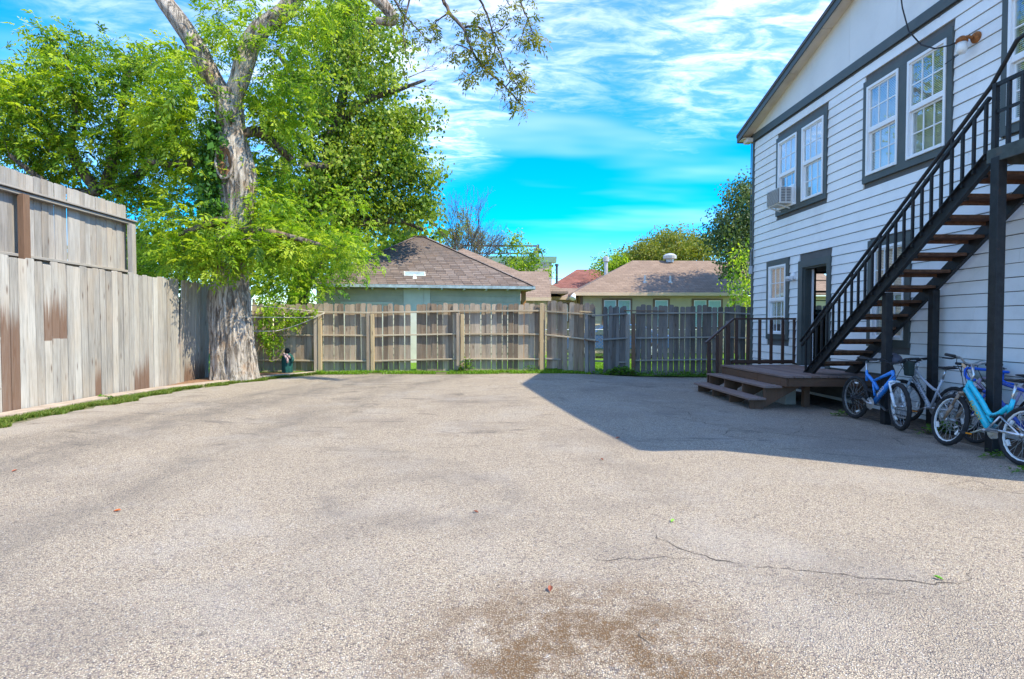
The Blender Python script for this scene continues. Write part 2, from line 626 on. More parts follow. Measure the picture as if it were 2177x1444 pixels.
M_GRASS = mat_leafy('grass', [(0.06, 0.12, 0.015), (0.12, 0.21, 0.025), (0.22, 0.27, 0.05), (0.30, 0.27, 0.10)], 0.4)
M_GRASSV = mat_leafy('grass_bright', [(0.09, 0.20, 0.012), (0.17, 0.34, 0.02), (0.28, 0.42, 0.03)], 0.45)
M_WEED = mat_leafy('weed', [(0.05, 0.13, 0.015), (0.10, 0.22, 0.02), (0.17, 0.30, 0.03)], 0.4)

def edge_x(y):
    return -6.65 + 0.0253 * (y - 8.2) + (0.12 * (y - 10.0) ** 1.7 if y > 10.0 else 0)


# far terrain under everything
xs = np.concatenate([np.linspace(-400, -30, 12), np.linspace(-25, 25, 40), np.linspace(30, 400, 12)])
ys = np.concatenate([np.linspace(-60, -5, 6), np.linspace(-3, 30, 40), np.linspace(35, 700, 20)])
struct(put('ground', grid_mesh('ground', xs, ys, lambda x, y: g(x, y) - 0.02, M_DIRT)))

# pavement: one sheet with a ragged edge
rs = np.random.RandomState(3)
ny, nx = 90, 70
vv = np.zeros((ny, nx, 3))
for j, y in enumerate(np.linspace(-6.0, 1.0, ny)):
    pass
ts = np.linspace(0, 1, ny)
for j, t in enumerate(ts):
    for i, s in enumerate(np.linspace(0, 1, nx)):
        y0 = -6.0
        y = y0 + t * (15.05 - y0)
        lx = edge_x(y) + 0.53 - (0.04 * (y - 10) if y > 10 else 0)
        rx = 5.55 + (0.25 if y < 9 else 0.25 + min(1.7, (y - 9) * 1.2))
        if i == 0:
            lx += rs.uniform(-0.07, 0.07)
        if i == nx - 1:
            rx += rs.uniform(-0.07, 0.07)
        x = lx + (rx - lx) * s
        yy = y
        if t > 0.9:
            yb = 14.62 + 0.10 * math.sin(x * 1.7) + 0.42 * float(smooth01((x - 0.6) / 2.0))
            k = (t - 0.9) / 0.1
            yb0 = y0 + 0.9 * (15.05 - y0)
            yy = yb0 + (yb - yb0) * k
        vv[j, i] = (x, yy, 0)
vv[:, :, 2] = g(vv[:, :, 0], vv[:, :, 1])
idx = np.arange(ny * nx).reshape(ny, nx)
ff = np.stack([idx[:-1, :-1], idx[:-1, 1:], idx[1:, 1:], idx[1:, :-1]], -1).reshape(-1, 4)
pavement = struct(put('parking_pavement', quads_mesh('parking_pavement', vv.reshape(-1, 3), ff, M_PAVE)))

# lawn of the neighbours beyond the back fence, soil strips this side
struct(put('lawn', grid_mesh('lawn', np.linspace(-12, 40, 40), np.linspace(15.35, 75, 40), lambda x, y: g(x, y) + 0.004, M_LAWN)))
struct(put('verge', grid_mesh('verge', np.linspace(-6.95, -3.9, 12), np.linspace(-6, 15.3, 40), lambda x, y: g(x, y) - 0.006 + 0.0 * x, M_VERGE)))
struct(put('fence_side_strip', grid_mesh('fence_side_strip', np.linspace(-5.2, 8.5, 40), np.linspace(14.3, 15.9, 6), lambda x, y: g(x, y) - 0.008, M_VERGE)))
bv_ = np.array([[(-6.95 + (edge_x(y_) - .07 + 6.95) * t_, y_, 0) for t_ in np.linspace(0, 1, 24)] for y_ in np.linspace(8.0, 15.9, 60)])
bv_[:, :, 2] = g(bv_[:, :, 0], bv_[:, :, 1]) + 0.0 + 0.06 * np.exp(-((bv_[:, :, 0] + 5.95) ** 2 + (bv_[:, :, 1] - 13.3) ** 2) / 0.9)
bi_ = np.arange(60 * 24).reshape(60, 24)
struct(put('tree_bed', quads_mesh('tree_bed', bv_.reshape(-1, 3), np.stack([bi_[:-1, :-1], bi_[:-1, 1:], bi_[1:, 1:], bi_[1:, :-1]], -1).reshape(-1, 4), M_LITTER)))
struct(put('soil_by_house', grid_mesh('soil_by_house', np.linspace(5.35, 6.7, 14), np.linspace(-2, 12, 60),
                                      lambda x, y: g(x, y) + 0.012 * smooth01((x - 5.6) / 0.4) - 0.006, M_EARTH)))


# concrete edging between verge and fence: short cast lengths
yy = -1.0
edging = struct(thing('kerb', 'low concrete edging between the left fence and the grass verge', 'kerb', (-6.6, 8, 0.1)))
del edging['category']
rr = random.Random(5)
while yy < 15.0:
    L = rr.uniform(1.1, 1.4)
    a = Vector((edge_x(yy) + rr.uniform(-.01, .01), yy, 0)); b = Vector((edge_x(yy + L - .015) + rr.uniform(-.01, .01), yy + L - .015, 0))
    a.z = gz(a.x, a.y) + 0.02; b.z = gz(b.x, b.y) + 0.02 + rr.uniform(-.008, .008)
    MB().beam(a, b, 0.27 if a.y < 11.5 else 0.16, 0.07).build('edging_stone', M_CONC, edging, bevel=0.008)
    yy += L

# cracks in the pavement
M_CRACK = paint('crack', (0.085, 0.065, 0.05), 0.95, 0.5, 30)


def ribbon(pts, wd, seed):
    q = random.Random(seed)
    fine = []
    for (x0, y0), (x1, y1) in zip(pts[:-1], pts[1:]):
        k = max(2, int(math.hypot(x1 - x0, y1 - y0) / 0.045))
        for i in range(k):
            t = i / k
            fine.append((x0 + (x1 - x0) * t + q.uniform(-.02, .02), y0 + (y1 - y0) * t + q.uniform(-.02, .02)))
    mb = MB()
    L_, R_ = [], []
    for i, (x, y) in enumerate(fine):
        a = fine[max(0, i - 1)]; b = fine[min(len(fine) - 1, i + 1)]
        d = Vector((b[0] - a[0], b[1] - a[1])).normalized()
        ww = wd * (q.uniform(0.15, 0.8) if q.random() < .94 else 0.05) * min(1, i / 6, (len(fine) - 1 - i) / 6)
        z = gz(x, y) + 0.003
        L_.append((x - d.y * ww, y + d.x * ww, z)); R_.append((x + d.y * ww, y - d.x * ww, z))
    nn = len(L_)
    mb.raw(L_ + R_, [(i, nn + i, nn + i + 1, i + 1) for i in range(nn - 1)])
    o = mb.build('crack', M_CRACK, pavement)


ribbon([(1.10, 3.86), (1.11, 3.66), (1.19, 3.46), (1.36, 3.30), (1.55, 3.20), (1.80, 3.12), (2.10, 3.02), (2.40, 2.95), (2.58, 2.95), (2.72, 3.08), (2.85, 3.20)], 0.006, 1)
ribbon([(1.36, 3.30), (1.0, 3.34), (0.62, 3.32), (0.40, 3.25)], 0.004, 2)
ribbon([(2.40, 2.95), (2.2, 2.86), (1.95, 2.84), (1.7, 2.9)], 0.003, 3)
ribbon([(0.95, 2.75), (0.78, 2.62), (0.66, 2.48), (0.80, 2.30), (0.92, 2.18)], 0.004, 4)
ribbon([(0.30, 2.55), (0.36, 2.35), (0.28, 2.2)], 0.003, 5)
ribbon([(2.5, 8.8), (3.0, 8.2), (3.3, 7.6), (3.9, 7.2), (4.5, 7.0), (5.1, 6.6)], 0.010, 6)
ribbon([(2.9, 9.8), (3.2, 9.0), (3.0, 8.2)], 0.008, 7)
ribbon([(3.3, 7.6), (3.0, 7.1), (3.2, 6.6)], 0.009, 8)
ribbon([(3.9, 7.2), (4.3, 7.6), (4.6, 8.2)], 0.007, 9)
ribbon([(4.2, 4.9), (4.6, 4.6), (5.0, 4.5), (5.5, 4.2)], 0.008, 10)


# grass and weeds
def blades(name, xy, h, mat, seed, lean=0.5, wd=0.006, bend=True):
    r_ = np.random.RandomState(seed)
    n_ = len(xy)
    h = h * r_.uniform(0.45, 1.15, n_)
    a = r_.uniform(0, 2 * np.pi, n_)
    d = np.stack([np.cos(a), np.sin(a)], 1)
    b = np.zeros((n_, 3)); b[:, :2] = xy; b[:, 2] = g(xy[:, 0], xy[:, 1]) - 0.005
    s = np.stack([-d[:, 1], d[:, 0], np.zeros(n_)], 1) * (wd * r_.uniform(0.6, 1.4, n_))[:, None]
    l1 = r_.uniform(0.1, lean, n_)
    mid = b.copy(); mid[:, :2] += d * (l1 * h * 0.4)[:, None]; mid[:, 2] += h * 0.6
    tip = b.copy(); tip[:, :2] += d * (l1 * h * 1.5)[:, None]; tip[:, 2] += h
    v = np.stack([b - s, b + s, mid + s * .8, mid - s * .8, tip + s * .1, tip - s * .1], 1).reshape(-1, 3)
    i0 = np.arange(n_)[:, None] * 6
    f = np.concatenate([i0 + [0, 1, 2, 3], i0 + [3, 2, 4, 5]], 0)
    me = quads_mesh(name, v, f, mat, False)
    t = np.tile(np.clip(r_.normal(0.45, 0.25, n_), 0, 1), 2)
    at = me.attributes.new('tint', 'FLOAT', 'FACE')
    at.data.foreach_set('value', t.astype(np.float32))
    return stuff(put(name, me))


rs = np.random.RandomState(11)
n_ = 42000
y = rs.uniform(4.0, 15.2, n_)
lx = np.array([edge_x(t) for t in y]) + np.where(y < 11.5, 0.13, 0.08)
wdt = 0.40 + 0.09 * np.sin(y * 2.1) + 0.09 * np.sin(y * 5.3 + 1) + 0.05 * np.sin(y * 13)
wdt = np.where(y > 12, wdt * (1 - .1 * (y - 12)), wdt)
x = lx + wdt * rs.uniform(0, 1, n_) ** 0.8
clump = vnoise(np.stack([x * 5, y * 5, x * 0], 1)) * 0.6 + vnoise(np.stack([x * 14, y * 14, x * 0 + 3], 1)) * 0.4
keep = clump > 0.40 + 0.12 * rs.uniform(-1, 1, n_)
o = blades('verge_grass', np.stack([x[keep], y[keep]], 1), 0.055, M_GRASS, 1, 1.1, 0.005)
tag(o, 'short green grass and clover along the verge beside the left fence', 'grass')
n_ = 9000
x = rs.uniform(-4.6, 3.2, n_)
y = rs.uniform(14.75, 15.5, n_)
keep = (vnoise(np.stack([x * 2.4, y * 4, x * 0 + 9], 1)) > 0.40) & (y > 14.66 + 0.3 * smooth01((x - .6) / 2))
o = blades('fence_grass', np.stack([x[keep], y[keep]], 1), 0.075, M_GRASSV, 2, 0.9, 0.006)
tag(o, 'bright yellow green grass strip at the foot of the back fence', 'grass')
n_ = 26000
x = rs.uniform(1.0, 8.5, n_)
y = 15.8 + 5.0 * rs.uniform(0, 1, n_) ** 1.6
o = blades('lawn_grass', np.stack([x, y], 1), 0.09, M_GRASSV, 3, 0.8, 0.008)
tag(o, 'sunlit bright green lawn grass seen through the broken gate', 'grass')


def leafy_patch(name, pts, mat, seed, size=0.05, hgt=0.16):
    """a low broad-leaved weed: pts = [(x, y, spread, n)]"""
    r_ = np.random.RandomState(seed)
    V, T = [], []
    for (x, y, sp, k) in pts:
        px = r_.normal(x, sp, k); pyy = r_.normal(y, sp * 0.45, k)
        hh = hgt * r_.uniform(0.1, 1, k) * np.exp(-((px - x) / (sp * 2)) ** 2)
        c = np.stack([px, pyy, g(px, pyy) + hh], 1)
        a = r_.uniform(0, 2 * np.pi, k)
        el = r_.uniform(-0.3, 0.7, k)
        d = np.stack([np.cos(a) * np.cos(el), np.sin(a) * np.cos(el), np.sin(el)], 1)
        s = np.stack([-np.sin(a), np.cos(a), r_.uniform(-.3, .3, k)], 1)
        L = size * r_.uniform(0.6, 1.5, k)[:, None]
        V.append(np.stack([c, c + d * L * .5 + s * L * .34, c + d * L, c + d * L * .5 - s * L * .34], 1).reshape(-1, 3))
        T.append(np.clip(r_.normal(0.5, 0.28, k), 0, 1))
    v = np.concatenate(V); t = np.concatenate(T)
    f = np.arange(len(v)).reshape(-1, 4)
    me = quads_mesh(name, v, f, mat, False)
    at = me.attributes.new('tint', 'FLOAT', 'FACE')
    at.data.foreach_set('value', t.astype(np.float32))
    o = put(name, me)
    WEED_LAST[0] = o
    return o


WEED_LAST = [None]
for (nm, pts, lab, sz, hg) in (
    ('weed', [(-0.62, 15.33, .10, 160)], 'tall bright weed growing at the double post of the back fence', .07, .42),
    ('weed', [(1.12, 15.32, .12, 120)], 'small leafy weed left of the pale post of the back fence', .05, .18),
    ('weed', [(3.6, 15.2, .28, 520)], 'dark broad leaved weed at the foot of the brown gate post', .08, .22),
    ('weed', [(4.6, 15.25, .3, 260), (5.3, 15.25, .3, 300), (5.9, 15.2, .25, 200)], 'long low bed of weeds under the dark fence beside the deck steps', .06, .15),
    ('weed', [(5.55, 8.75, .06, 60)], 'tiny light green weed beside the blue bicycle rear wheel', .05, .09),
    ('weed', [(5.52, 5.95, .09, 70)], 'small weed on the soil just left of the tall stair post', .04, .08),
    ('weed', [(5.35, 5.35, .12, 90)], 'scattered weed seedlings in front of the turquoise bicycle rear wheel', .035, .06),
    ('weed', [(6.1, 7.3, .16, 220)], 'grassy weeds growing behind the blue bicycle front wheel', .06, .16),
    ('weed', [(5.62, 5.0, .16, 220)], 'weeds showing through the spokes of the turquoise bicycle rear wheel', .05, .18),
    ('weed', [(-6.3, 15.35, .12, 70)], 'bright leafy weed at the fence corner behind the tree trunk', .07, .5),
    ('weed', [(-6.52, 9.9, .09, 60)], 'small weed clump against the left fence edging', .05, .08),
):
    tag(leafy_patch(nm, pts, M_WEED, hash(lab) % 1000 if False else len(lab) * 7 + int(abs(pts[0][0]) * 100), sz, hg), lab, 'weed', 'weeds along the fences and walls')
    if 'bed of weeds' in lab or 'brown gate post' in lab:
        stuff(bpy.data.objects[-1] if False else WEED_LAST[0])

# fallen leaves lying on the pavement
M_LORANGE = paint('leaf_orange', (0.55, 0.13, 0.03), 0.6)
M_LBROWN = paint('leaf_brown', (0.28, 0.09, 0.05), 0.7)
M_LGREEN = paint('leaf_green', (0.16, 0.40, 0.03), 0.6)


def fallen(x, y, L, mat, a, lab):
    mb = MB()
    c, s = math.cos(a), math.sin(a)
    pts = [(-.5, 0, .002), (-.2, .22, .012), (.2, .2, .016), (.5, 0, .008), (.2, -.2, .014), (-.2, -.22, .01)]
    P_ = [(x + (u * c - v_ * s) * L, y + (u * s + v_ * c) * L, gz(x, y) + .004 + w_) for u, v_, w_ in pts]
    mb.raw(P_ + [(x, y, gz(x, y) + .006)], [(0, 1, 6), (1, 2, 6), (2, 3, 6), (3, 4, 6), (4, 5, 6), (5, 0, 6)])
    tag(mb.build('fallen_leaf', mat), lab, 'leaf', 'leaves lying on the pavement')


fallen(-2.76, 4.30, .055, M_LORANGE, .2, 'bright orange fallen leaf alone on the pavement at left')
fallen(-4.30, 5.3, .05, M_LBROWN, 1.2, 'small reddish leaf near the left wheel track')
fallen(1.30, 3.95, .05, M_LGREEN, .7, 'bright green leaf above the long pavement crack')
fallen(2.47, 3.0, .05, M_LGREEN, 2.2, 'green leaf lying on the right end of the crack')
fallen(1.58, 6.9, .07, M_LBROWN, .4, 'red brown leaf in the shade near the tip of the house shadow')
fallen(1.16, 5.8, .06, M_LBROWN, 1.9, 'brown leaf in the sun left of the house shadow corner')
fallen(0.32, 2.95, .06, M_LBROWN, 1.4, 'dark twig like leaf at the upper edge of the brown muddy patch')
fallen(-0.1, 4.2, .05, M_LBROWN, 2.5, 'small brown leaf in the dark oval smudge mid yard')

# ================================================================== fences
M_FENCE_L = wood('wood_silver', (0.22, 0.20, 0.175), (0.51, 0.48, 0.43), (0.15, 0.075, 0.042), tone=0.8, split=0.7)
M_FENCE_U = wood('wood_upper', (0.20, 0.182, 0.165), (0.46, 0.43, 0.40), (0.17, 0.09, 0.05), tone=0.7)
M_FENCE_B = wood('wood_back', (0.16, 0.118, 0.085), (0.44, 0.365, 0.285), (0.20, 0.14, 0.06), tone=1.3, moss=0.15)
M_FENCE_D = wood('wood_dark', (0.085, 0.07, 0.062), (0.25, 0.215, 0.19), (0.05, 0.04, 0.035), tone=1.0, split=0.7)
M_RAIL_B = wood('wood_rail', (0.30, 0.24, 0.165), (0.52, 0.44, 0.33), tone=0.6, knots=False)
M_RAIL_D = wood('wood_rail_dark', (0.20, 0.185, 0.17), (0.40, 0.37, 0.33), tone=0.6, knots=False)
M_POST_Y = wood('wood_post', (0.34, 0.25, 0.145), (0.52, 0.415, 0.26), tone=0.3)
M_POST_BR = wood('wood_post_brown', (0.13, 0.075, 0.05), (0.24, 0.15, 0.10), tone=0.3)


def picket_mesh(name, w_, h_, t_, style, mat, seed):
    """one fence board: local x = width, z up, base at 0; worn top"""
    q = random.Random(seed)
    hw = w_ / 2
    if style == 'ear':
        c = w_ * 0.27
        top = [(-hw, h_ - c * 1.2), (-hw + c * .25, h_ - c * .45), (-hw + c, h_ - q.uniform(0, .012)), (hw - c, h_ - q.uniform(0, .012)), (hw - c * .2, h_ - c * .5), (hw, h_ - c * 1.25)]
    elif style == 'flat':
        top = [(-hw, h_ - q.uniform(.012, .03)), (-hw + .018, h_ - q.uniform(0, .008)), (hw - .02, h_ - q.uniform(0, .01)), (hw, h_ - q.uniform(.012, .03))]
    else:
        top = [(-hw, h_ - .06), (-hw * .6, h_ - q.uniform(.0, .03)), (0, h_ - q.uniform(0.0, .02)), (hw * .55, h_ - q.uniform(.01, .05)), (hw, h_ - .08)]
    e = q.uniform(-.004, .004)
    prof = [(-hw, 0), (hw, q.uniform(0, .02)), (hw + e, h_ * .5)] + top[::-1] + [(-hw + e, h_ * .5)]
    pts = [(x, -t_ / 2, z) for x, z in prof]
    me = MB().prism(pts, (0, t_, 0)).mesh(name, mat)
    return me


def set_stain(o, lo, hi):
    o['stain_low'] = float(lo)
    o['stain_top'] = float(hi)


def board(name, a, b, w_, h_, mat, parent):
    """a timber whose own Z runs from a to b so that the grain follows it"""
    a = Vector(a); b = Vector(b)
    d = b - a
    L = d.length
    mb = MB().box(-w_ / 2, w_ / 2, -h_ / 2, h_ / 2, 0, L)
    me = mb.mesh(name, mat)
    z = d.normalized()
    up = Vector((0, 0, 1)) if abs(z.z) < 0.9 else Vector((0, 1, 0))
    x = up.cross(z).normalized()
    y = z.cross(x)
    M = Matrix((x, y, z)).transposed().to_4x4()
    M.translation = a
    o = bpy.data.objects.new(name, me)
    COL.objects.link(o)
    o.parent = parent
    o.matrix_parent_inverse = PINV.get(parent.name, Matrix.Identity(4))
    o.matrix_basis = M
    bv = o.modifiers.new('edge', 'BEVEL'); bv.width = 0.004; bv.segments = 1
    return o


# ---- the near left fence, boards facing the yard
fl = thing('plank_fence', 'silver grey board fence with brown stains along the left verge', 'fence', (-6.75, 11, 0.1))
ms = [picket_mesh('fence_picket', .148, 2.26, .018, 'flat', M_FENCE_L, s) for s in range(5)]
ms2 = [picket_mesh('fence_picket', .135, 1.95, .018, 'ragged', M_FENCE_B, s) for s in range(4)]
q = random.Random(21)
y = 4.3
stains = [((8.25, 8.58), 0.02, 1.62), ((8.62, 8.72), 0.02, 1.25), ((8.95, 9.42), 1.06, 1.72), ((10.08, 10.2), 0.0, 0.62), ((11.15, 11.6), 0.0, 0.62),
          ((12.75, 13.7), 0.0, 0.55)]
while y < 13.72:
    wd = q.uniform(.138, .158)
    x = -6.82 + 0.0253 * (y - 8.19) + q.uniform(-.006, .006)
    lean = q.uniform(-.005, .005)
    if y > 12.55:
        lean += 0.03
    o = put('fence_picket', q.choice(ms), fl, (x, y + wd / 2, gz(x, y) - .02 + q.uniform(-.01, .01)),
            (lean, q.uniform(-.004, .004), R(90) + q.uniform(-.03, .03)), (wd / .152, 1, q.uniform(.985, 1.012)))
    for (a, b), lo, hi in stains:
        if a <= y + wd / 2 <= b:
            set_stain(o, lo, hi + q.uniform(-.08, .12))
    y += wd + q.uniform(.0, .005)
y = 14.35
while y < 16.9:
    wd = q.uniform(.13, .15)
    x = -6.62 + q.uniform(-.02, .02)
    put('fence_picket', q.choice(ms2), fl, (x, y, gz(x, y)), (q.uniform(-.03, .05), q.uniform(-.02, .02), R(90) + q.uniform(-.05, .05)), (wd / .14, 1, q.uniform(.97, 1.05)))
    y += wd + .006
for z in (0.5, 1.2, 1.95):
    board('rail', (-6.93, 4.3, z), (-6.76, 13.7, z), .09, .04, M_RAIL_D, fl)
for yy in (5.2, 7.6, 10.0, 12.4):
    xx = -7.0 + .0253 * (yy - 8.2)
    board('post', (xx, yy, 0.0), (xx, yy, 2.1), .09, .09, M_RAIL_D, fl)

# ---- the taller fence standing behind it
fu = thing('tall_fence', 'taller board fence with a projecting rail rising behind the left fence', 'fence', (-7.5, 9, 0.1))
ms = [picket_mesh('fence_picket', .148, 3.80, .018, 'flat', M_FENCE_U, s + 20) for s in range(4)]
y = 5.0
while y < 12.1:
    wd = q.uniform(.14, .158)
    put('fence_picket', q.choice(ms), fu, (-7.55 + q.uniform(-.004, .004), y + wd / 2, 0.06 + q.uniform(-.008, .008)),
        (q.uniform(-.004, .004), 0, R(90) + q.uniform(-.02, .02)), (wd / .148, 1, 1))
    y += wd + q.uniform(.0, .003)
board('rail', (-7.47, 5.0, 3.46), (-7.47, 12.32, 3.50), .10, .05, M_RAIL_D, fu)
board('top_rail_cap', (-7.46, 5.0, 3.515), (-7.46, 12.34, 3.555), .15, .03, M_FENCE_U, fu)
for z in (0.6, 1.6, 2.5):
    board('rail', (-7.50, 5.0, z), (-7.50, 12.2, z), .09, .045, M_RAIL_D, fu)
for yy in (6.9, 9.42, 12.16):
    board('post', (-7.41, yy, 0.0), (-7.41, yy, 3.47), .10, .13, M_POST_BR if yy < 12 else M_FENCE_U, fu)

# ---- back fence, rails towards the yard
fb = thing('back_fence', 'tan weathered picket fence with three rails across the back of the yard', 'fence', (-2.5, 15.6, 0.1))
ms = [picket_mesh('fence_picket', .142, 1.90, .016, 'ear', M_FENCE_B, s + 40) for s in range(5)]
x = -6.55
while x < 1.42:
    wd = q.uniform(.132, .152)
    if not (-2.12 < x + wd / 2 < -1.94) :
        o = put('fence_picket', q.choice(ms), fb, (x + wd / 2, 15.64 + q.uniform(-.006, .006), gz(x, 15.6) - .05 + q.uniform(-.015, .015)),
            (q.uniform(-.01, .01), q.uniform(-.008, .008), q.uniform(-.04, .04)), (wd / .147, 1, 1 + q.uniform(-.012, .012) - (.012 if -3.2 < x < -2.2 else 0)))
        if -5.6 < x < -4.6 and q.random() < .6:
            set_stain(o, 0.05, q.uniform(.4, .95))
    x += wd + q.uniform(.001, .010)
posts = [(-4.60, 2), (-3.20, 2), (-0.78, 2), (1.49, 1)]
for px, k in posts:
    board('post', (px - .06, 15.52, 0.0), (px - .06, 15.53, 1.71 if k == 2 else 1.98), .10, .10, M_FENCE_B if k == 2 else M_POST_Y, fb)
    if k == 2:
        board('post', (px + .05, 15.50, 0.0), (px + .05, 15.51, 1.68), .09, .10, M_POST_Y, fb)
xs_ = [-6.5, -4.60, -3.20, -0.78, 1.45]
for z, sag in ((1.73, (0.02, .0, -.015, .035, .045)), (1.11, (.0, 0, -.01, .03, .02)), (0.42, (.02, 0, -.01, .04, .03))):
    for i in range(4):
        a, b = xs_[i], xs_[i + 1]
        board('rail', (a + (.0 if z > 1.6 else .06), 15.575 - (.03 if z > 1.6 else 0), z + sag[i]), (b - (.0 if z > 1.6 else .08), 15.578 - (.03 if z > 1.6 else 0), z + sag[i + 1]), .085 if z < 1.6 else .10, .04 if z < 1.6 else .045, M_RAIL_B, fb)

# ---- the sagging double gate
fg = thing('broken_gate', 'sagging grey picket gate with missing boards and green lawn showing through', 'gate', (2.7, 15.4, 0.05))
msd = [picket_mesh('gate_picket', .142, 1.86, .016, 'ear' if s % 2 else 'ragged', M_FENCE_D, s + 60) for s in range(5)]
msm = [picket_mesh('gate_picket', .142, 1.84, .016, 'ear', M_FENCE_B, s + 70) for s in range(3)]
A, B, C_, D_ = Vector((1.58, 15.58, 0)), Vector((2.86, 15.22, 0)), Vector((2.98, 15.22, 0)), Vector((3.78, 15.52, 0))


def leaf(a, b, n, skip, mats, dz0, dz1):
    for i in range(n):
        if i in skip:
            continue
        t = (i + .5) / n
        p = a.lerp(b, t)
        ang = math.atan2(b.y - a.y, b.x - a.x)
        put('gate_picket', q.choice(mats if i < n * .75 else msd), fg, (p.x, p.y + .03, gz(p.x, p.y) + .02 + dz0 + (dz1 - dz0) * t + q.uniform(-.02, .02)),
            (q.uniform(-.015, .01), q.uniform(-.012, .02), ang + q.uniform(-.05, .05)), (q.uniform(.93, 1.03), 1, q.uniform(.985, 1.02)))


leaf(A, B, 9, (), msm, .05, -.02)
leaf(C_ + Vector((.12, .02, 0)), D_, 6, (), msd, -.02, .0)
for za, zb in ((1.76, 1.66), (1.12, 0.98), (0.46, 0.36)):
    board('rail', (A.x - .05, A.y - .03, za), (B.x - (.0 if za > 1 else -.9), B.y - .02 + (.0 if za > 1 else .28), zb), .085, .04, M_RAIL_D if za < 1 else M_RAIL_B, fg)
for za, zb in ((1.63, 1.70), (0.99, 1.03)):
    board('rail', (C_.x + .03 - (.25 if za > 1.5 else 0), C_.y - .02, za), (D_.x, D_.y - .03, zb), .08, .04, M_RAIL_D, fg)
board('broken_board', (2.55, 15.17, 1.0), (2.93, 15.15, .93), .12, .03, M_POST_BR, fg)
board('broken_board', (2.42, 15.20, 1.75), (2.8, 15.19, 1.725), .05, .03, M_POST_Y, fg)
board('upright', (2.62, 15.235, 0.1), (2.62, 15.235, 1.68), .09, .03, M_RAIL_D, fg)

# ---- dark fence running behind the house corner
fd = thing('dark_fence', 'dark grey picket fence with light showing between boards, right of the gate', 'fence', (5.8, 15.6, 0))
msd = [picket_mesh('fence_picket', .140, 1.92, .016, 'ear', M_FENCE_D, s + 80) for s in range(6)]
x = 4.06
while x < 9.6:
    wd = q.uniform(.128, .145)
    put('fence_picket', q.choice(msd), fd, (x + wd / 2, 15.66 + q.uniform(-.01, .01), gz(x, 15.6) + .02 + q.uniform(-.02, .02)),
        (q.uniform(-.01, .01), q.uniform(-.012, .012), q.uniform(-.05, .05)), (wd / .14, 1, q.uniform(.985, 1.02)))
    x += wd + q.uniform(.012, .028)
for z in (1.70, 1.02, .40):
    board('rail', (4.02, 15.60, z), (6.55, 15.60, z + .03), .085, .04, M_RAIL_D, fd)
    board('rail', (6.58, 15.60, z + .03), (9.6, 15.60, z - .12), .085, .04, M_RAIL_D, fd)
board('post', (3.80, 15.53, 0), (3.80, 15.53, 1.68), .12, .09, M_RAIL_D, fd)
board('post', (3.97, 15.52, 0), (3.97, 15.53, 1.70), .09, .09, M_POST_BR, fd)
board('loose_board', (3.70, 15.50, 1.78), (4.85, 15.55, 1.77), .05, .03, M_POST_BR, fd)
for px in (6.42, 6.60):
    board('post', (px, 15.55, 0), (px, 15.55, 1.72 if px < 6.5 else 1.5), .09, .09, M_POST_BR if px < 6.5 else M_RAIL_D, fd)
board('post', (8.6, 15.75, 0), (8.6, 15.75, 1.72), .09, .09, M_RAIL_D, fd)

# ================================================================== the white house
M_SIDING = paint('siding_white', (0.79, 0.80, 0.80), 0.55, 0.04, 2.2, grime=(0.42, 0.40, 0.37), grime_amt=0.26, bump=0.1)
M_GABLE = paint('gable_white', (0.72, 0.72, 0.71), 0.6, 0.05, 1.5, grime=(0.40, 0.37, 0.33), grime_amt=0.2)
M_SOFFIT = paint('soffit', (0.66, 0.59, 0.50), 0.7, 0.08, 2.0, grime=(0.28, 0.18, 0.10), grime_amt=0.45)
M_TRIM = paint('trim_grey_green', (0.075, 0.088, 0.085), 0.5, 0.12, 5, grime=(0.14, 0.14, 0.13), grime_amt=0.3)
M_VINYL = paint('vinyl_white', (0.80, 0.81, 0.82), 0.35, 0.03, 6)
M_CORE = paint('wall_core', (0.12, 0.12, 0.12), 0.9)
M_BLIND = paint('blind', (0.80, 0.74, 0.60), 0.6, 0.06, 3)
M_ROOF_E = paint('roof_edge', (0.10, 0.10, 0.105), 0.85, 0.2, 8)
M_INT = paint('interior_wall', (0.20, 0.13, 0.085), 0.8, 0.15, 3)
M_INTF = paint('interior_floor', (0.10, 0.07, 0.05), 0.5, 0.2, 3)
M_DOOR = paint('door_white', (0.60, 0.60, 0.62), 0.45, 0.06, 3)
M_GREYBOX = paint('grey_box', (0.40, 0.43, 0.46), 0.5)
M_BLACKC = paint('cable_black', (0.02, 0.02, 0.022), 0.6)


def mat_glass():
    m, n = new_mat('window_glass')
    lw = n.add('ShaderNodeLayerWeight')
    lw.inputs[0].default_value = 0.5
    refl = n.math('ADD', n.math('MULTIPLY', n.math('POWER', lw.outputs['Facing'], 2.2), 0.75), 0.05)
    pos = n.add('ShaderNodeNewGeometry').outputs['Position']
    b = n.add('ShaderNodeBump')
    b.inputs['Strength'].default_value = 0.06
    b.inputs['Distance'].default_value = 0.02
    n.put(b.inputs['Height'], n.noise(pos, 3.0, 2, 0.5))
    gl = n.add('ShaderNodeBsdfGlossy')
    gl.inputs['Roughness'].default_value = 0.01
    gl.inputs[0].default_value = (0.95, 0.97, 1, 1)
    n.link(b.outputs[0], gl.inputs['Normal'])
    tr = n.add('ShaderNodeBsdfTransparent')
    tr.inputs[0].default_value = (0.94, 0.96, 0.95, 1)
    mx = n.add('ShaderNodeMixShader')
    n.link(refl, mx.inputs[0])
    n.link(tr.outputs[0], mx.inputs[1])
    n.link(gl.outputs[0], mx.inputs[2])
    o = n.add('ShaderNodeOutputMaterial')
    n.link(mx.outputs[0], o.inputs[0])
    return m


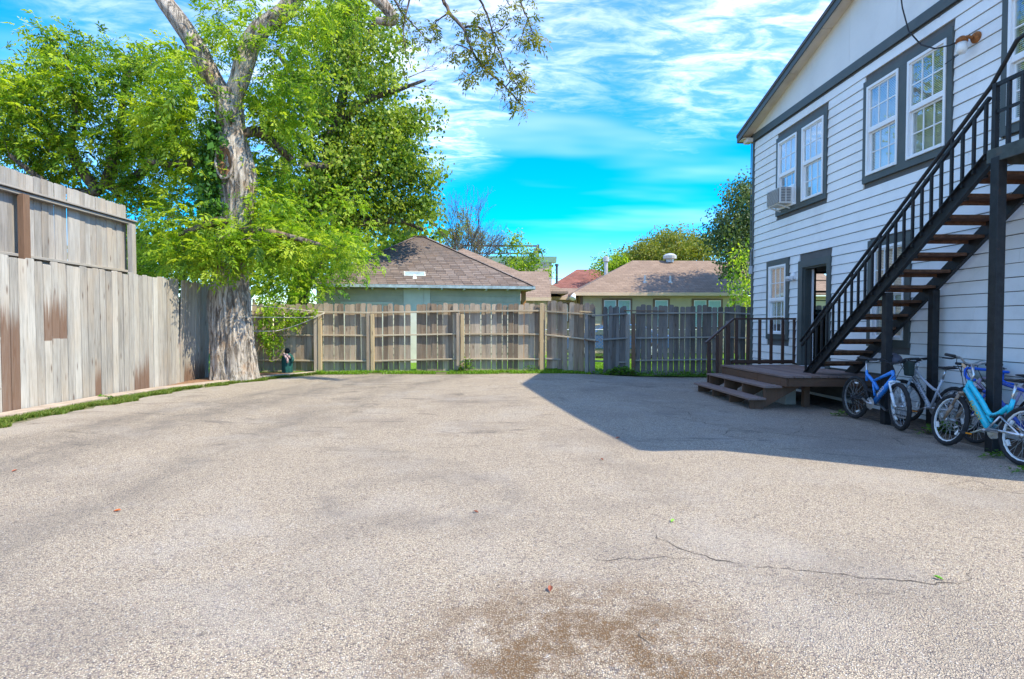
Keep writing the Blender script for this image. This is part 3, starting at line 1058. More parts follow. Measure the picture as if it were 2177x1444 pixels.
M_GLASS = mat_glass()
WX = 6.60                      # plane of the wall facing the yard
YN, YF = 4.20, 14.02           # near and far corners
house = thing('white_house', 'two storey white clapboard house with dark window trim on the right', 'house', (11, 9, 0))

# openings: outer trim (y0, y1, z0, z1), list of glazed holes inside
def pair(y0, y1, z0, z1):
    s, t, c = 0.10, 0.115, 0.20
    wd = (y1 - y0 - 2 * s - c) / 2
    return (y0, y1, z0, z1), [(y0 + s, y0 + s + wd, z0 + t, z1 - t), (y1 - s - wd, y1 - s, z0 + t, z1 - t)]


def single(y0, y1, z0, z1):
    return (y0, y1, z0, z1), [(y0 + .115, y1 - .115, z0 + .12, z1 - .125)]


OPEN = [pair(10.90, 12.85, 3.86, 5.62), pair(7.90, 9.82, 3.86, 5.62), pair(5.2, 7.12, 3.80, 5.62),
        single(12.25, 13.24, 1.06, 2.87), single(8.64, 9.64, 1.03, 2.84)]
DOOR = (10.72, 11.86, 0.50, 2.73)
DHOLE = (10.84, 11.70, 0.54, 2.59)
outer = [o_[0] for o_ in OPEN] + [DOOR, (9.2, 12.0, -1.0, 0.40)]  # last entry: boards left off below the deck, dark core colour stands for shade
holes = [h for o_ in OPEN for h in o_[1]] + [DHOLE]

# wall core with real openings
def wall_cells(mb, x0, x1, ya, yb, za, zb, hs):
    ys_ = sorted({ya, yb} | {v_ for h in hs for v_ in h[:2]})
    zs_ = sorted({za, zb} | {v_ for h in hs for v_ in h[2:]})
    for i in range(len(ys_) - 1):
        run = None
        for j in range(len(zs_) - 1):
            cy, cz = (ys_[i] + ys_[i + 1]) / 2, (zs_[j] + zs_[j + 1]) / 2
            inside = any(h[0] < cy < h[1] and h[2] < cz < h[3] for h in hs)
            if not inside:
                if run is None:
                    run = zs_[j]
            if (inside or j == len(zs_) - 2) and run is not None:
                top = zs_[j] if inside else zs_[j + 1]
                mb.box(x0, x1, ys_[i], ys_[i + 1], run, top)
                run = None


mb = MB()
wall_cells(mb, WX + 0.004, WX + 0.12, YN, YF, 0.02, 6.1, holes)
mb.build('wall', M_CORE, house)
mb = MB()
# back wall (with one kitchen window), near wall and far side wall
bw = (8.12, 8.95, 1.72, 2.72)
xs_ = [WX + .121, bw[0], bw[1], 16.8]
mb.box(xs_[0], xs_[1], YF - .12, YF, .1, 6.1).box(xs_[2], xs_[3], YF - .12, YF, .1, 6.1)
mb.box(xs_[1], xs_[2], YF - .12, YF, .1, bw[2]).box(xs_[1], xs_[2], YF - .12, YF, bw[3], 6.1)
mb.box(WX + .121, 16.8, YN, YN + .12, .1, 6.1).box(16.8, 16.92, YN, YF, .1, 6.1)
mb.build('wall', M_SIDING, house)
# rooms behind the door: floor, ceiling, partitions
mb = MB()
mb.box(WX + .122, 16.7, YN + .13, YF - .13, .42, .50)
mb.build('floor', M_INTF, house)
mb = MB()
mb.box(WX + .122, 16.7, YN + .13, YF - .13, 3.05, 3.2).box(WX + .13, 11.0, 9.95, 10.05, .51, 3.04).box(11.0, 11.1, 10.06, YF - .13, .51, 3.04)
mb.box(WX + .122, WX + .14, 11.71, 12.24, .51, 3.04)
mb.box(xs_[0] + .05, xs_[1], YF - .15, YF - .122, .51, 3.04).box(xs_[2], 10.99, YF - .15, YF - .122, .51, 3.04)
mb.build('interior_wall', M_INT, house)
mb = MB()
mb.box(bw[0], bw[0] + .05, YF - .08, YF - .03, bw[2], bw[3]).box(bw[1] - .05, bw[1], YF - .08, YF - .03, bw[2], bw[3])
for z in (bw[2] + .0, (bw[2] + bw[3]) / 2 - .025, bw[3] - .05):
    mb.box(bw[0] + .051, bw[1] - .051, YF - .08, YF - .03, z, z + .05)
for z in (bw[2] + .27, bw[2] + .77):
    mb.box(bw[0] + .051, bw[1] - .051, YF - .07, YF - .05, z, z + .02)
mb.box((bw[0] + bw[1]) / 2 - .01, (bw[0] + bw[1]) / 2 + .01, YF - .069, YF - .051, bw[2] + .051, bw[3] - .051)
mb.build('window', M_TRIM, house)
cab = MB()
cab.box(7.95, 8.9, 13.3, 13.85, .505, 1.60).box(7.9, 8.95, 13.27, 13.86, 1.602, 1.64)
cab.lathe((8.2, 13.5, 1.642), (0, 0, 1), [(.07, 0), (.09, .05), (.08, .16), (.03, .2)], 12)
tag(cab.build('cabinet', M_INTF), 'dark cabinet inside the room seen through the open door', 'cabinet')

# clapboards, one object for each length
EXPO = 0.178
q = random.Random(77)
row = 0
z = 0.03
while z < 5.90:
    z1 = min(z + EXPO, 5.945)
    segs = [(YN, YF - 0.06)]
    for (a, b, c, d) in outer:
        if c - 0.001 < z1 - 0.01 and d + 0.001 > z + 0.01:
            out = []
            for s0, s1 in segs:
                if b <= s0 or a >= s1:
                    out.append((s0, s1))
                    continue
                if a > s0:
                    out.append((s0, a))
                if b < s1:
                    out.append((b, s1))
            segs = out
    for s0, s1 in segs:
        cuts = [s0]
        p = s0 + q.uniform(2.2, 3.6)
        while p < s1 - 0.8:
            cuts.append(p)
            p += q.uniform(3.0, 3.66)
        cuts.append(s1)
        for a, b in zip(cuts[:-1], cuts[1:]):
            if b - a < 0.03:
                continue
            b2 = b - 0.003
            j0, j1 = q.uniform(-.0015, .0015), q.uniform(-.0015, .0015)
            MB().hexa([(WX - .026, a, z + .009 + j0), (WX + .003, a, z + .009 + j0), (WX + .003, b2, z + .009 + j1), (WX - .026, b2, z + .009 + j1),
                       (WX - .010, a, z1 - .001 + j0), (WX + .003, a, z1 - .001 + j0), (WX + .003, b2, z1 - .001 + j1), (WX - .010, b2, z1 - .001 + j1)]).build('clapboard', M_SIDING, house)
    z += EXPO
    row += 1
# foundation skirt, corner boards, frieze
MB().box(WX - .004, WX + .12, YN, YF, -.2, .018).build('skirting', M_SIDING, house)
MB().box(WX - .040, WX + .05, YF - .058, YF + .035, 0.1, 5.945).build('corner_board', M_TRIM, house)
MB().box(WX - .045, WX + .003, YN - .05, YF + .04, 5.948, 6.115).build('frieze_board', M_TRIM, house)

# gable: vertical panels
RY, RZ = 9.6, 7.47
EY0, EY1 = 3.92, 14.40          # eave edges
EZ0, EZ1 = 6.10, 6.115


def roof_z(y):
    return EZ1 + (RZ - EZ1) * (EY1 - y) / (EY1 - RY) if y > RY else EZ0 + (RZ - EZ0) * (y - EY0) / (RY - EY0)


y = YN
k = 0
while y < YF + .03:
    y1 = min(y + 1.215, YF + .03)
    ps = [(WX - .018, y + .002, 6.117), (WX - .018, y1 - .002, 6.117), (WX - .018, y1 - .002, roof_z(y1) - .03), (WX - .018, y + .002, roof_z(y) - .03)]
    if y < RY < y1:
        ps.insert(3, (WX - .018, RY, RZ - .03))
    MB().prism(ps, (0.03, 0, 0)).build('gable_panel', M_GABLE, house)
    y = y1
M_BATTEN = M_GABLE
# roof slabs, rake fascia, soffit
X0 = 6.33
mb = MB()
for (ya, za, yb, zb) in ((EY1, EZ1, RY, RZ), (EY0, EZ0, RY, RZ)):
    mb.hexa([(X0 - .03, ya, za + .03), (17.3, ya, za + .03), (17.3, yb, zb + .03), (X0 - .03, yb, zb + .03),
             (X0 - .03, ya, za + .10), (17.3, ya, za + .10), (17.3, yb, zb + .10), (X0 - .03, yb, zb + .10)])
roof = mb.build('roof', M_ROOF_E, house)
for (ya, za, yb, zb) in ((EY1, EZ1, RY, RZ), (EY0, EZ0, RY, RZ)):
    MB().hexa([(X0 - .012, ya, za - .10), (X0 + .012, ya, za - .10), (X0 + .012, yb, zb - .10), (X0 - .012, yb, zb - .10),
               (X0 - .012, ya, za + .028), (X0 + .012, ya, za + .028), (X0 + .012, yb, zb + .028), (X0 - .012, yb, zb + .028)]).build('rake_fascia', M_TRIM, roof)
    n_s = 4
    for i in range(n_s):
        t0, t1 = i / n_s, (i + 1) / n_s - .002
        MB().hexa([(X0 + .013, ya + (yb - ya) * t0, za + (zb - za) * t0 - .06), (WX - .02, ya + (yb - ya) * t0, za + (zb - za) * t0 - .06),
                   (WX - .02, ya + (yb - ya) * t1, za + (zb - za) * t1 - .06), (X0 + .013, ya + (yb - ya) * t1, za + (zb - za) * t1 - .06),
                   (X0 + .013, ya + (yb - ya) * t0, za + (zb - za) * t0 - .04), (WX - .02, ya + (yb - ya) * t0, za + (zb - za) * t0 - .04),
                   (WX - .02, ya + (yb - ya) * t1, za + (zb - za) * t1 - .04), (X0 + .013, ya + (yb - ya) * t1, za + (zb - za) * t1 - .04)]).build('soffit_board', M_SOFFIT, roof)
MB().box(X0 + .014, 17.2, YF + .05, EY1 - .02, EZ1 - .075, EZ1 - .062).box(X0 + .014, 17.2, EY0 + .02, YN - .06, EZ0 - .07, EZ0 - .055).build('eave_soffit', M_SOFFIT, roof)
MB().box(X0 + .014, 17.25, EY1 - .018, EY1 + .006, EZ1 - .10, EZ1 + .028).build('eave_fascia', M_TRIM, roof)
MB().box(WX - .19, WX - .046, YF - .02, YF + .20, 5.93, 6.035).build('eave_return', M_SOFFIT, roof)


# windows
def window(oy, hs, blinds):
    (y0, y1, z0, z1) = oy
    X_ = WX - .050
    mb = MB()
    mb.box(X_, WX - .002, y0, y1, z1 - (z1 - hs[0][3]) + .0, z1)
    mb.box(X_, WX - .002, y0, y1, z0, hs[0][2])
    ys_ = [y0] + [v_ for h in hs for v_ in h[:2]] + [y1]
    for i in range(0, len(ys_), 2):
        mb.box(X_ + .002, WX - .002, ys_[i], ys_[i + 1], hs[0][2] + .0005, hs[0][3] - .0005)
    first = True
    for hi, (a, b, c, d) in enumerate(hs):
        fr = MB()
        xo, xi = WX - .062, WX + .05
        # outer vinyl frame
        fr.box(xo, xi, a + .001, a + .042, c + .001, d - .001).box(xo, xi, b - .042, b - .001, c + .001, d - .001)
        fr.box(xo + .001, xi, a + .0425, b - .0425, d - .046, d - .001).box(xo - .012, xi, a + .0425, b - .0425, c + .001, c + .046)
        mid = (c + d) / 2
        fr.box(WX - .045, WX - .01, a + .0425, b - .0425, mid - .028, mid + .028)
        panes = []
        for s, (za, zb, xg) in enumerate(((c + .046, mid - .028, WX + .012), (mid + .028, d - .046, WX - .022))):
            ya_, yb_ = a + .042, b - .042
            st = .026
            fr.box(xg - .015, xg + .015, ya_ + .0005, ya_ + st, za + .0005, zb - .0005).box(xg - .015, xg + .015, yb_ - st, yb_ - .0005, za + .0005, zb - .0005)
            fr.box(xg - .014, xg + .014, ya_ + st, yb_ - st, za + .0005, za + st).box(xg - .014, xg + .014, ya_ + st, yb_ - st, zb - st, zb - .0005)
            gy = [ya_ + st + (yb_ - ya_ - 2 * st) * i / 3 for i in range(4)]
            gz_ = [za + st + (zb - za - 2 * st) * i / 2 for i in range(3)]
            for yv in gy[1:3]:
                fr.box(xg - .009, xg + .009, yv - .009, yv + .009, gz_[0], gz_[2])
            fr.box(xg - .008, xg + .008, gy[0], gy[3], gz_[1] - .009, gz_[1] + .009)
            for i in range(3):
                for j in range(2):
                    panes.append((xg, gy[i] + (.009 if i else 0), gy[i + 1] - (.009 if i < 2 else 0), gz_[j] + (.009 if j else 0), gz_[j + 1] - (.009 if j < 1 else 0)))
        wo_ = fr.build('window', M_VINYL, house)
        if first:
            mb.build('trim', M_TRIM, wo_)
            first = False
        for (xg, a2, b2, c2, d2) in panes:
            MB().box(xg - .0015, xg + .0015, a2, b2, c2, d2).build('pane', M_GLASS, wo_)
        cov = blinds[hi]
        if cov:
            bl = MB()
            zt = d - .05
            zb = d - (d - c) * cov
            zz = zt
            while zz > zb:
                bl.hexa([(WX + .036, a + .05, zz - .013), (WX + .038, a + .05, zz - .012), (WX + .038, b - .05, zz - .012), (WX + .036, b - .05, zz - .013),
                         (WX + .047, a + .05, zz + .008), (WX + .049, a + .05, zz + .009), (WX + .049, b - .05, zz + .009), (WX + .047, b - .05, zz + .008)])
                zz -= .026
            bl.box(WX + .052, WX + .085, a + .048, b - .048, zt + .005, zt + .035)
            bl.build('blind', M_BLIND, wo_)


window(OPEN[0][0], OPEN[0][1], (.97, .5))
window(OPEN[1][0], OPEN[1][1], (.97, .97))
window(OPEN[2][0], OPEN[2][1], (.97, .97))
window(OPEN[3][0], OPEN[3][1], (.86,))
window(OPEN[4][0], OPEN[4][1], (.97,))

# door
mb = MB()
mb.box(WX - .05, WX - .002, DHOLE[1], DOOR[1], DOOR[2], DOOR[3]).box(WX - .05, WX - .002, DOOR[0], DHOLE[0], DOOR[2], DOOR[3])
mb.box(WX - .049, WX - .002, DHOLE[0], DHOLE[1], DHOLE[3], DOOR[3])
# jamb lining
mb.box(WX - .001, WX + .13, DHOLE[1] - .03, DHOLE[1] - .0005, .545, DHOLE[3] - .001).box(WX - .001, WX + .13, DHOLE[0] + .0005, DHOLE[0] + .03, .545, DHOLE[3] - .001)
mb.box(WX - .001, WX + .13, DHOLE[0] + .031, DHOLE[1] - .031, DHOLE[3] - .03, DHOLE[3] - .001)
frm = mb.build('door_frame', M_TRIM, house)
MB().box(WX - .09, WX + .125, DHOLE[0], DHOLE[1], .505, .543).build('threshold', M_GREYBOX, frm)
hv = Vector((WX + .135, 11.655, 0)); dv = Vector((.42, .907, 0)).normalized() * .80
nv = Vector((dv.y, -dv.x, 0)).normalized() * .042
p0, p1 = hv, hv + dv
dl = MB().hexa([(p0.x, p0.y, .56), (p0.x + nv.x, p0.y + nv.y, .56), (p1.x + nv.x, p1.y + nv.y, .56), (p1.x, p1.y, .56),
           (p0.x, p0.y, 2.55), (p0.x + nv.x, p0.y + nv.y, 2.55), (p1.x + nv.x, p1.y + nv.y, 2.55), (p1.x, p1.y, 2.55)]).build('door', M_DOOR, house)
kb = p0.lerp(p1, .9) + nv
MB().lathe((kb.x, kb.y, 1.5), (nv.x, nv.y, 0), [(.012, 0), (.012, .03), (.03, .035), (.03, .06), (.015, .07)], 12).build('handle', M_GREYBOX, dl)

# window air conditioner
ac = thing('air_conditioner', 'small white window air conditioner in the far upper window', 'air conditioner', (6.4, 12.4, 4.05))
M_ACW = paint('ac_case', (0.66, 0.65, 0.62), 0.5, 0.06, 6)
M_ACG = paint('ac_grille', (0.13, 0.13, 0.14), 0.6)
MB().box(6.26, 6.53, 12.10, 12.66, 4.02, 4.37).build('case', M_ACW, ac, bevel=.01)
mb = MB()
mb.box(6.248, 6.259, 12.12, 12.64, 4.04, 4.35)
mb.build('coil', M_ACG, ac)
for i in range(12):
    MB().box(6.240, 6.2475, 12.12, 12.64, 4.045 + i * .026, 4.052 + i * .026).build('fin', M_ACW, ac)
for i, y0 in enumerate((6.29, 6.41)):
    mb = MB()
    for k in range(9):
        mb.box(y0, y0 + .09, 12.092, 12.099, 4.06 + k * .034, 4.078 + k * .034)
    mb.build('side_grille', M_ACG, ac)
MB().box(6.53, 6.537, 12.03, 12.76, 3.98, 4.42).build('side_panel', M_VINYL, ac)
for yb in (12.2, 12.6):
    MB().beam((6.28, yb, 4.01), (6.54, yb, 3.93), .03, .02).build('bracket', M_ACW, ac)

# lamps and cables on the wall
lp = thing('wall_floodlight', 'white security floodlight on the wall between window and door', 'lamp', (6.55, 12.05, 2.4))
MB().box(6.53, 6.575, 11.98, 12.10, 2.38, 2.52).build('back_plate', M_VINYL, lp)
MB().hexa([(6.41, 11.97, 2.37), (6.50, 11.97, 2.35), (6.50, 12.13, 2.35), (6.41, 12.13, 2.37), (6.39, 11.98, 2.43), (6.53, 11.97, 2.45), (6.53, 12.13, 2.45), (6.39, 12.12, 2.43)]).build('lamp_head', M_VINYL, lp, bevel=.01)
MB().box(6.42, 6.49, 11.985, 12.115, 2.335, 2.355).build('lens', M_GREYBOX, lp)

jl = thing('jar_lamp', 'rusty wall lamp with frosted jar near the top of the stairs', 'lamp', (6.5, 7.6, 5.2))
M_RUST = paint('rust', (0.30, 0.11, 0.03), 0.8, 0.5, 25, grime=(0.10, 0.04, 0.02), grime_amt=0.8)
M_JAR = paint('frosted_jar', (0.78, 0.78, 0.75), 0.25, 0.05, 6)
MB().lathe((6.575, 7.52, 5.27), (-1, 0, 0), [(.075, 0), (.075, .02), (.05, .05)], 14).build('back_plate', M_RUST, jl)
MB().tube([(6.52, 7.52, 5.27), (6.46, 7.55, 5.29), (6.42, 7.58, 5.27)], .022, 8).build('arm', M_RUST, jl)
MB().lathe((6.42, 7.58, 5.28), (0, 0, -1), [(.03, -.03), (.068, 0), (.07, .05), (.062, .055)], 14).build('cap', M_RUST, jl, smooth=True)
MB().lathe((6.42, 7.58, 5.225), (0, 0, -1), [(.060, 0), (.062, .10), (.05, .14), (.02, .15)], 14).build('glass_jar', M_JAR, jl, smooth=True)
MB().tube([(6.42, 7.58, 5.09), (6.45, 7.9, 5.085)], .006, 5).build('stay_rod', M_BLACKC, jl)

cb = MB().tube([(6.30, 8.62, 6.55), (6.33, 8.6, 6.25), (6.36, 8.5, 5.85), (6.40, 8.3, 5.55), (6.42, 8.05, 5.37), (6.44, 7.8, 5.30), (6.5, 7.55, 5.31)], .011, 6).build('power_cable', M_BLACKC)
tag(cb, 'black cable looping down the gable to the rusty wall lamp', 'cable')
pts = []
rr = random.Random(4)
for i in range(180):
    y = 13.9 - i * .043
    pts.append((WX - .05 - rr.uniform(0, .015), y, 5.905 + .02 * math.sin(i * .55) + rr.uniform(-.02, .018)))
sl = MB().tube(pts, .0035, 4).build('string_lights', M_BLACKC)
tag(sl, 'thin dark string of unlit lights hung under the frieze board', 'string lights')
ebx = thing('junction_box', 'small grey electrical box with conduit on the far house corner', 'electrical box', (6.56, 14.0, 2.7))
MB().box(6.50, 6.559, 13.965, 14.06, 2.66, 2.86).build('box', M_GREYBOX, ebx, bevel=.006)
MB().tube([(6.53, 14.0, 2.86), (6.53, 14.0, 3.2), (6.54, 13.95, 3.3), (6.55, 13.9, 3.25), (6.555, 13.9, 3.0)], .008, 6).build('conduit', M_GREYBOX, ebx)
MB().tube([(6.54, 14.065, 2.86), (6.54, 14.065, 5.9)], .012, 6).build('conduit', M_TRIM, ebx)

# ================================================================== steel stair
def mat_black_steel():
    m, n = new_mat('black_steel')
    pos = n.add('ShaderNodeNewGeometry').outputs['Position']
    a = n.noise(pos, 9, 6, 0.7)
    c = n.mix(n.ramp(a, [(0.35, 0.0), (0.7, 1.0)]), (0.008, 0.009, 0.011), (0.024, 0.026, 0.029))
    ru = n.ramp(n.noise(pos, 5, 8, 0.78), [(0.60, 0.0), (0.70, 1.0)])
    c = n.mix(n.math('MULTIPLY', ru, 0.5), c, (0.075, 0.030, 0.016))
    finish(n, c, 0.5, 0, n.noise(pos, 60, 4, 0.6), 0.002, 0.3, 0.35)
    return m


M_STEEL = mat_black_steel()
M_TREAD = paint('rusty_tread', (0.115, 0.058, 0.036), 0.85, 0.5, 14, grime=(0.03, 0.018, 0.014), grime_amt=0.6)
st = thing('steel_staircase', 'black steel outdoor staircase with rust brown treads climbing the house wall', 'staircase', (6.05, 8, 0))
SO, SI = 5.70, 6.42
sb, stp = (10.05, .405), (6.28, 3.285)        # bottom and top of the stringer line (y, z)


def channel(x, d, name):
    """C-section stringer, open side towards d"""
    for (zo, zh, wd) in ((0, .17, .012),):
        mb = MB()
        a = Vector((x, sb[0], sb[1])); b = Vector((x, stp[0], stp[1]))
        mb.beam(a, b, .014, .17)
        n_ = (b - a).normalized(); upv = Vector((1, 0, 0)).cross(n_).normalized()
        if upv.z < 0:
            upv = -upv
        for s in (-1, 1):
            o_ = upv * (s * .079)
            sh = Vector((d * .030, 0, 0))
            mb.beam(a + o_ + sh, b + o_ + sh, .045, .011, up=upv)
        mb.build(name, M_STEEL, st)


channel(SO, -1, 'stringer')
channel(SI, 1, 'stringer')
nT = 13
for i in range(nT):
    z = .54 + .2007 * (i + 1)
    y = 10.05 - (z - .405) / (2.88 / 3.77)
    mb = MB()
    mb.box(SO + .009, SI - .009, y - .10, y + .16, z - .022, z + .018)
    mb.box(SO + .009, SI - .009, y + .148, y + .159, z - .07, z - .0225)
    mb.build('tread', M_TREAD, st, bevel=.003)
    MB().box(SO + .009, SO + .05, y - .08, y + .14, z - .055, z - .0235).build('tread_bracket', M_STEEL, st)
# posts
for (x, y, zt) in ((5.69, 6.18, 3.27), (6.42, 6.17, 3.27)):
    MB().box(x - .052, x + .052, y - .052, y + .052, -.12, zt).build('post', M_STEEL, st, bevel=.006)
for (x, y, zt) in ((5.76, 8.02, 1.86), (6.42, 7.98, 1.90)):
    MB().box(x - .05, x + .05, y - .05, y + .05, -.12, zt).build('post', M_STEEL, st, bevel=.006)
MB().beam((SO - .03, 10.05, .33), (SO - .03, 9.95, .10), .02, .05).build('stringer_foot', M_STEEL, st)
# balusters and rails of the flight
sl_ = (stp[1] - sb[1]) / (sb[0] - stp[0])
XB = SO - .02
y = 9.98
k = 0
while y > 6.34:
    zb = sb[1] + sl_ * (sb[0] - y) + .05
    top = zb + .62 + (0.10 if k % 4 == 0 else 0.0) + 0.035 * (9.98 - y) / 3.7
    MB().box(XB - .015, XB + .015, y - .015, y + .015, zb, top).build('baluster', M_STEEL, st)
    y -= .158
    k += 1


def rail_pt(y, h):
    return (XB, y, sb[1] + sl_ * (sb[0] - y) + h + 0.035 * (9.98 - y) / 3.7)


MB().beam(rail_pt(10.12, .67), rail_pt(6.30, .67), .04, .035).build('lower_rail', M_STEEL, st)
MB().tube([rail_pt(10.16, .78), rail_pt(8.2, .78), rail_pt(6.28, .78), (XB, 5.98, 4.46), (XB, 5.6, 4.52), (XB, 4.95, 4.52)], .024, 8).build('handrail', M_STEEL, st, smooth=True)
# landing
MB().box(SO - .03, SI + .14, 4.9, 6.27, 3.345, 3.362).build('landing_plate', M_TREAD, st)
M_EDGE = paint('landing_edge', (0.05, 0.062, 0.058), 0.6, 0.4, 8, grime=(0.16, 0.07, 0.03), grime_amt=0.5)
MB().box(SO - .055, SO - .031, 4.9, 6.29, 3.22, 3.37).box(SO - .03, SI + .14, 6.272, 6.292, 3.22, 3.37).build('landing_edge', M_EDGE, st)
for yj in (5.0, 5.4, 5.85):
    MB().box(SO - .03, SI + .14, yj - .03, yj + .03, 3.26, 3.344).build('joist', M_STEEL, st)
MB().box(XB - .025, XB + .025, 6.20, 6.25, 3.372, 4.10).build('newel', M_STEEL, st)
MB().box(XB - .02, XB + .02, 4.9, 6.199, 4.06, 4.10).build('guard_rail', M_STEEL, st)
MB().box(XB - .016, XB + .016, 4.9, 6.199, 3.76, 3.79).build('guard_rail', M_STEEL, st)
for i in range(7):
    y = 6.06 - i * .16
    MB().box(XB - .017, XB + .017, y - .017, y + .017, 3.372, 4.059).build('baluster', M_STEEL, st)

# ================================================================== timber deck and steps
M_DECK = wood('deck_boards', (0.14, 0.092, 0.08), (0.27, 0.195, 0.17), tone=0.7, knots=False, split=0.5)
M_DECKD = wood('deck_frame', (0.10, 0.055, 0.036), (0.18, 0.105, 0.07), tone=0.4, knots=False)
M_DRAIL = paint('deck_rail_paint', (0.062, 0.030, 0.020), 0.6, 0.25, 9)
dk = thing('timber_deck', 'low brown timber deck with two long steps in front of the door', 'deck', (5.6, 10.6, 0))
x = 4.95
for i in range(11):
    board('deck_board', (x + .071, 9.28 + q.uniform(-.01, .01), .52), (x + .071, 11.97 + q.uniform(-.01, .01), .52), .138, .036, M_DECK, dk)
    x += .1475
board('rim_joist', (4.985, 9.32, .425), (4.985, 11.93, .425), .035, .14, M_DECKD, dk)
board('rim_joist', (5.01, 9.33, .425), (6.56, 9.33, .425), .035, .14, M_DECKD, dk)
board('rim_joist', (5.01, 11.92, .425), (6.56, 11.92, .425), .035, .14, M_DECKD, dk)
for yj in (10.2, 11.0):
    board('joist', (5.01, yj, .43), (6.56, yj, .43), .035, .13, M_DECKD, dk)
for (px, pyy) in ((5.55, 9.75), (5.15, 11.75), (6.35, 9.5), (6.3, 11.8)):
    board('post', (px, pyy, -.1), (px, pyy, .50), .10, .10, M_DECKD, dk)
for yj in (9.50, 10.32, 11.12, 11.90):
    MB().prism([(4.964, yj, .50), (4.964, yj, .318), (4.69, yj, .318), (4.69, yj, .116), (4.45, yj, .116), (4.45, yj, -.06), (4.62, yj, -.06), (5.36, yj, .36), (5.36, yj, .50)], (0, .04, 0)).build('step_stringer', M_DECKD, dk)
for (xa, z) in ((4.66, .34), (4.385, .138)):
    for k in range(2):
        board('step_board', (xa + .075 + k * .152, 9.42, z - .002), (xa + .075 + k * .152, 12.02, z - .002), .147, .036, M_DECK, dk)
rl = thing('deck_railing', 'brown deck railing sloping down beside the two steps', 'railing', (5.6, 12.0, .54))
for i in range(6):
    xx = 5.30 + i * .253
    MB().box(xx - .028, xx + .028, 11.975, 12.02, .545, 1.50).build('baluster', M_DRAIL, rl, bevel=.004)
MB().box(5.22, 6.59, 11.95, 12.04, 1.502, 1.54).build('top_rail', M_DRAIL, rl, bevel=.004)
MB().box(5.20, 6.57, 11.968, 11.974, .58, .64).box(5.20, 6.57, 12.021, 12.04, .555, .62).build('bottom_rail', M_DRAIL, rl)
MB().beam((5.235, 11.995, 1.522), (4.63, 11.995, 1.005), .09, .036).build('stair_rail', M_DRAIL, rl)
MB().box(4.675, 4.735, 11.965, 12.025, .157, 1.03).build('post', M_DRAIL, rl)
MB().box(4.86, 4.91, 11.972, 12.02, .36, 1.18).build('baluster', M_DRAIL, rl)
MB().box(5.08, 5.15, 11.965, 12.03, .10, 1.40).build('post', M_DRAIL, rl)
# cinder blocks tucked under the deck
M_BLOCK = paint('cinder_block', (0.36, 0.33, 0.29), 0.9, 0.15, 9)
for (bx, by, lab) in ((5.25, 10.75, 'grey concrete block under the deck behind the upper step'), (5.32, 10.0, 'pale concrete block under the deck near its corner')):
    b_ = MB().box(bx, bx + .2, by, by + .38, gz(bx, by), gz(bx, by) + .32)
    tag(b_.build('concrete_block', M_BLOCK, bevel=.01), lab, 'block', 'blocks under the deck')

# ================================================================== neighbouring buildings beyond the fence
def mat_shingle(name, a, b, rows=7.0, dark=None, patch=0.35):
    """asphalt shingle: colour varies tab by tab; used on far roofs where tabs are too small to model"""
    m, n = new_mat(name)
    oc = n.add('ShaderNodeTexCoord').outputs['Object']
    sep = n.add('ShaderNodeSeparateXYZ')
    n.link(oc, sep.inputs[0])
    cmb_ = n.add('ShaderNodeCombineXYZ')
    n.put(cmb_.inputs[0], n.math('ADD', sep.outputs[0], n.math('MULTIPLY', sep.outputs[1], 0.13)))
    n.put(cmb_.inputs[1], n.math('MULTIPLY', sep.outputs[2], 1.0))
    br = n.add('ShaderNodeTexBrick')
    n.link(cmb_.outputs[0], br.inputs[0])
    br.inputs['Color1'].default_value = (*a, 1)
    br.inputs['Color2'].default_value = (*b, 1)
    br.inputs['Mortar'].default_value = (*[x * 0.55 for x in a], 1)
    br.inputs['Scale'].default_value = 1.0
    br.inputs['Mortar Size'].default_value = 0.006
    br.inputs['Brick Width'].default_value = 0.32
    br.inputs['Row Height'].default_value = 1 / rows / 2
    c = br.outputs[0]
    f = n.noise(oc, 1.2, 6, 0.65)
    c = n.mix(n.math('MULTIPLY', n.ramp(f, [(0.42, 0.0), (0.68, 1.0)]), patch), c, dark or tuple(x * 0.6 for x in a))
    finish(n, c, 0.92, 0, n.noise(oc, 60, 3, 0.6), 0.01, 0.5, 0.2)
    return m


def mat_brick():
    m, n = new_mat('brick')
    oc = n.add('ShaderNodeTexCoord').outputs['Object']
    sep = n.add('ShaderNodeSeparateXYZ')
    n.link(oc, sep.inputs[0])
    cmb_ = n.add('ShaderNodeCombineXYZ')
    n.put(cmb_.inputs[0], n.math('ADD', sep.outputs[0], sep.outputs[1]))
    n.link(sep.outputs[2], cmb_.inputs[1])
    br = n.add('ShaderNodeTexBrick')
    n.link(cmb_.outputs[0], br.inputs[0])
    br.inputs['Color1'].default_value = (0.42, 0.20, 0.17, 1)
    br.inputs['Color2'].default_value = (0.56, 0.34, 0.30, 1)
    br.inputs['Mortar'].default_value = (0.6, 0.52, 0.46, 1)
    br.inputs['Scale'].default_value = 1
    br.inputs['Brick Width'].default_value = .22
    br.inputs['Row Height'].default_value = .075
    br.inputs['Mortar Size'].default_value = .01
    finish(n, br.outputs[0], 0.9)
    return m


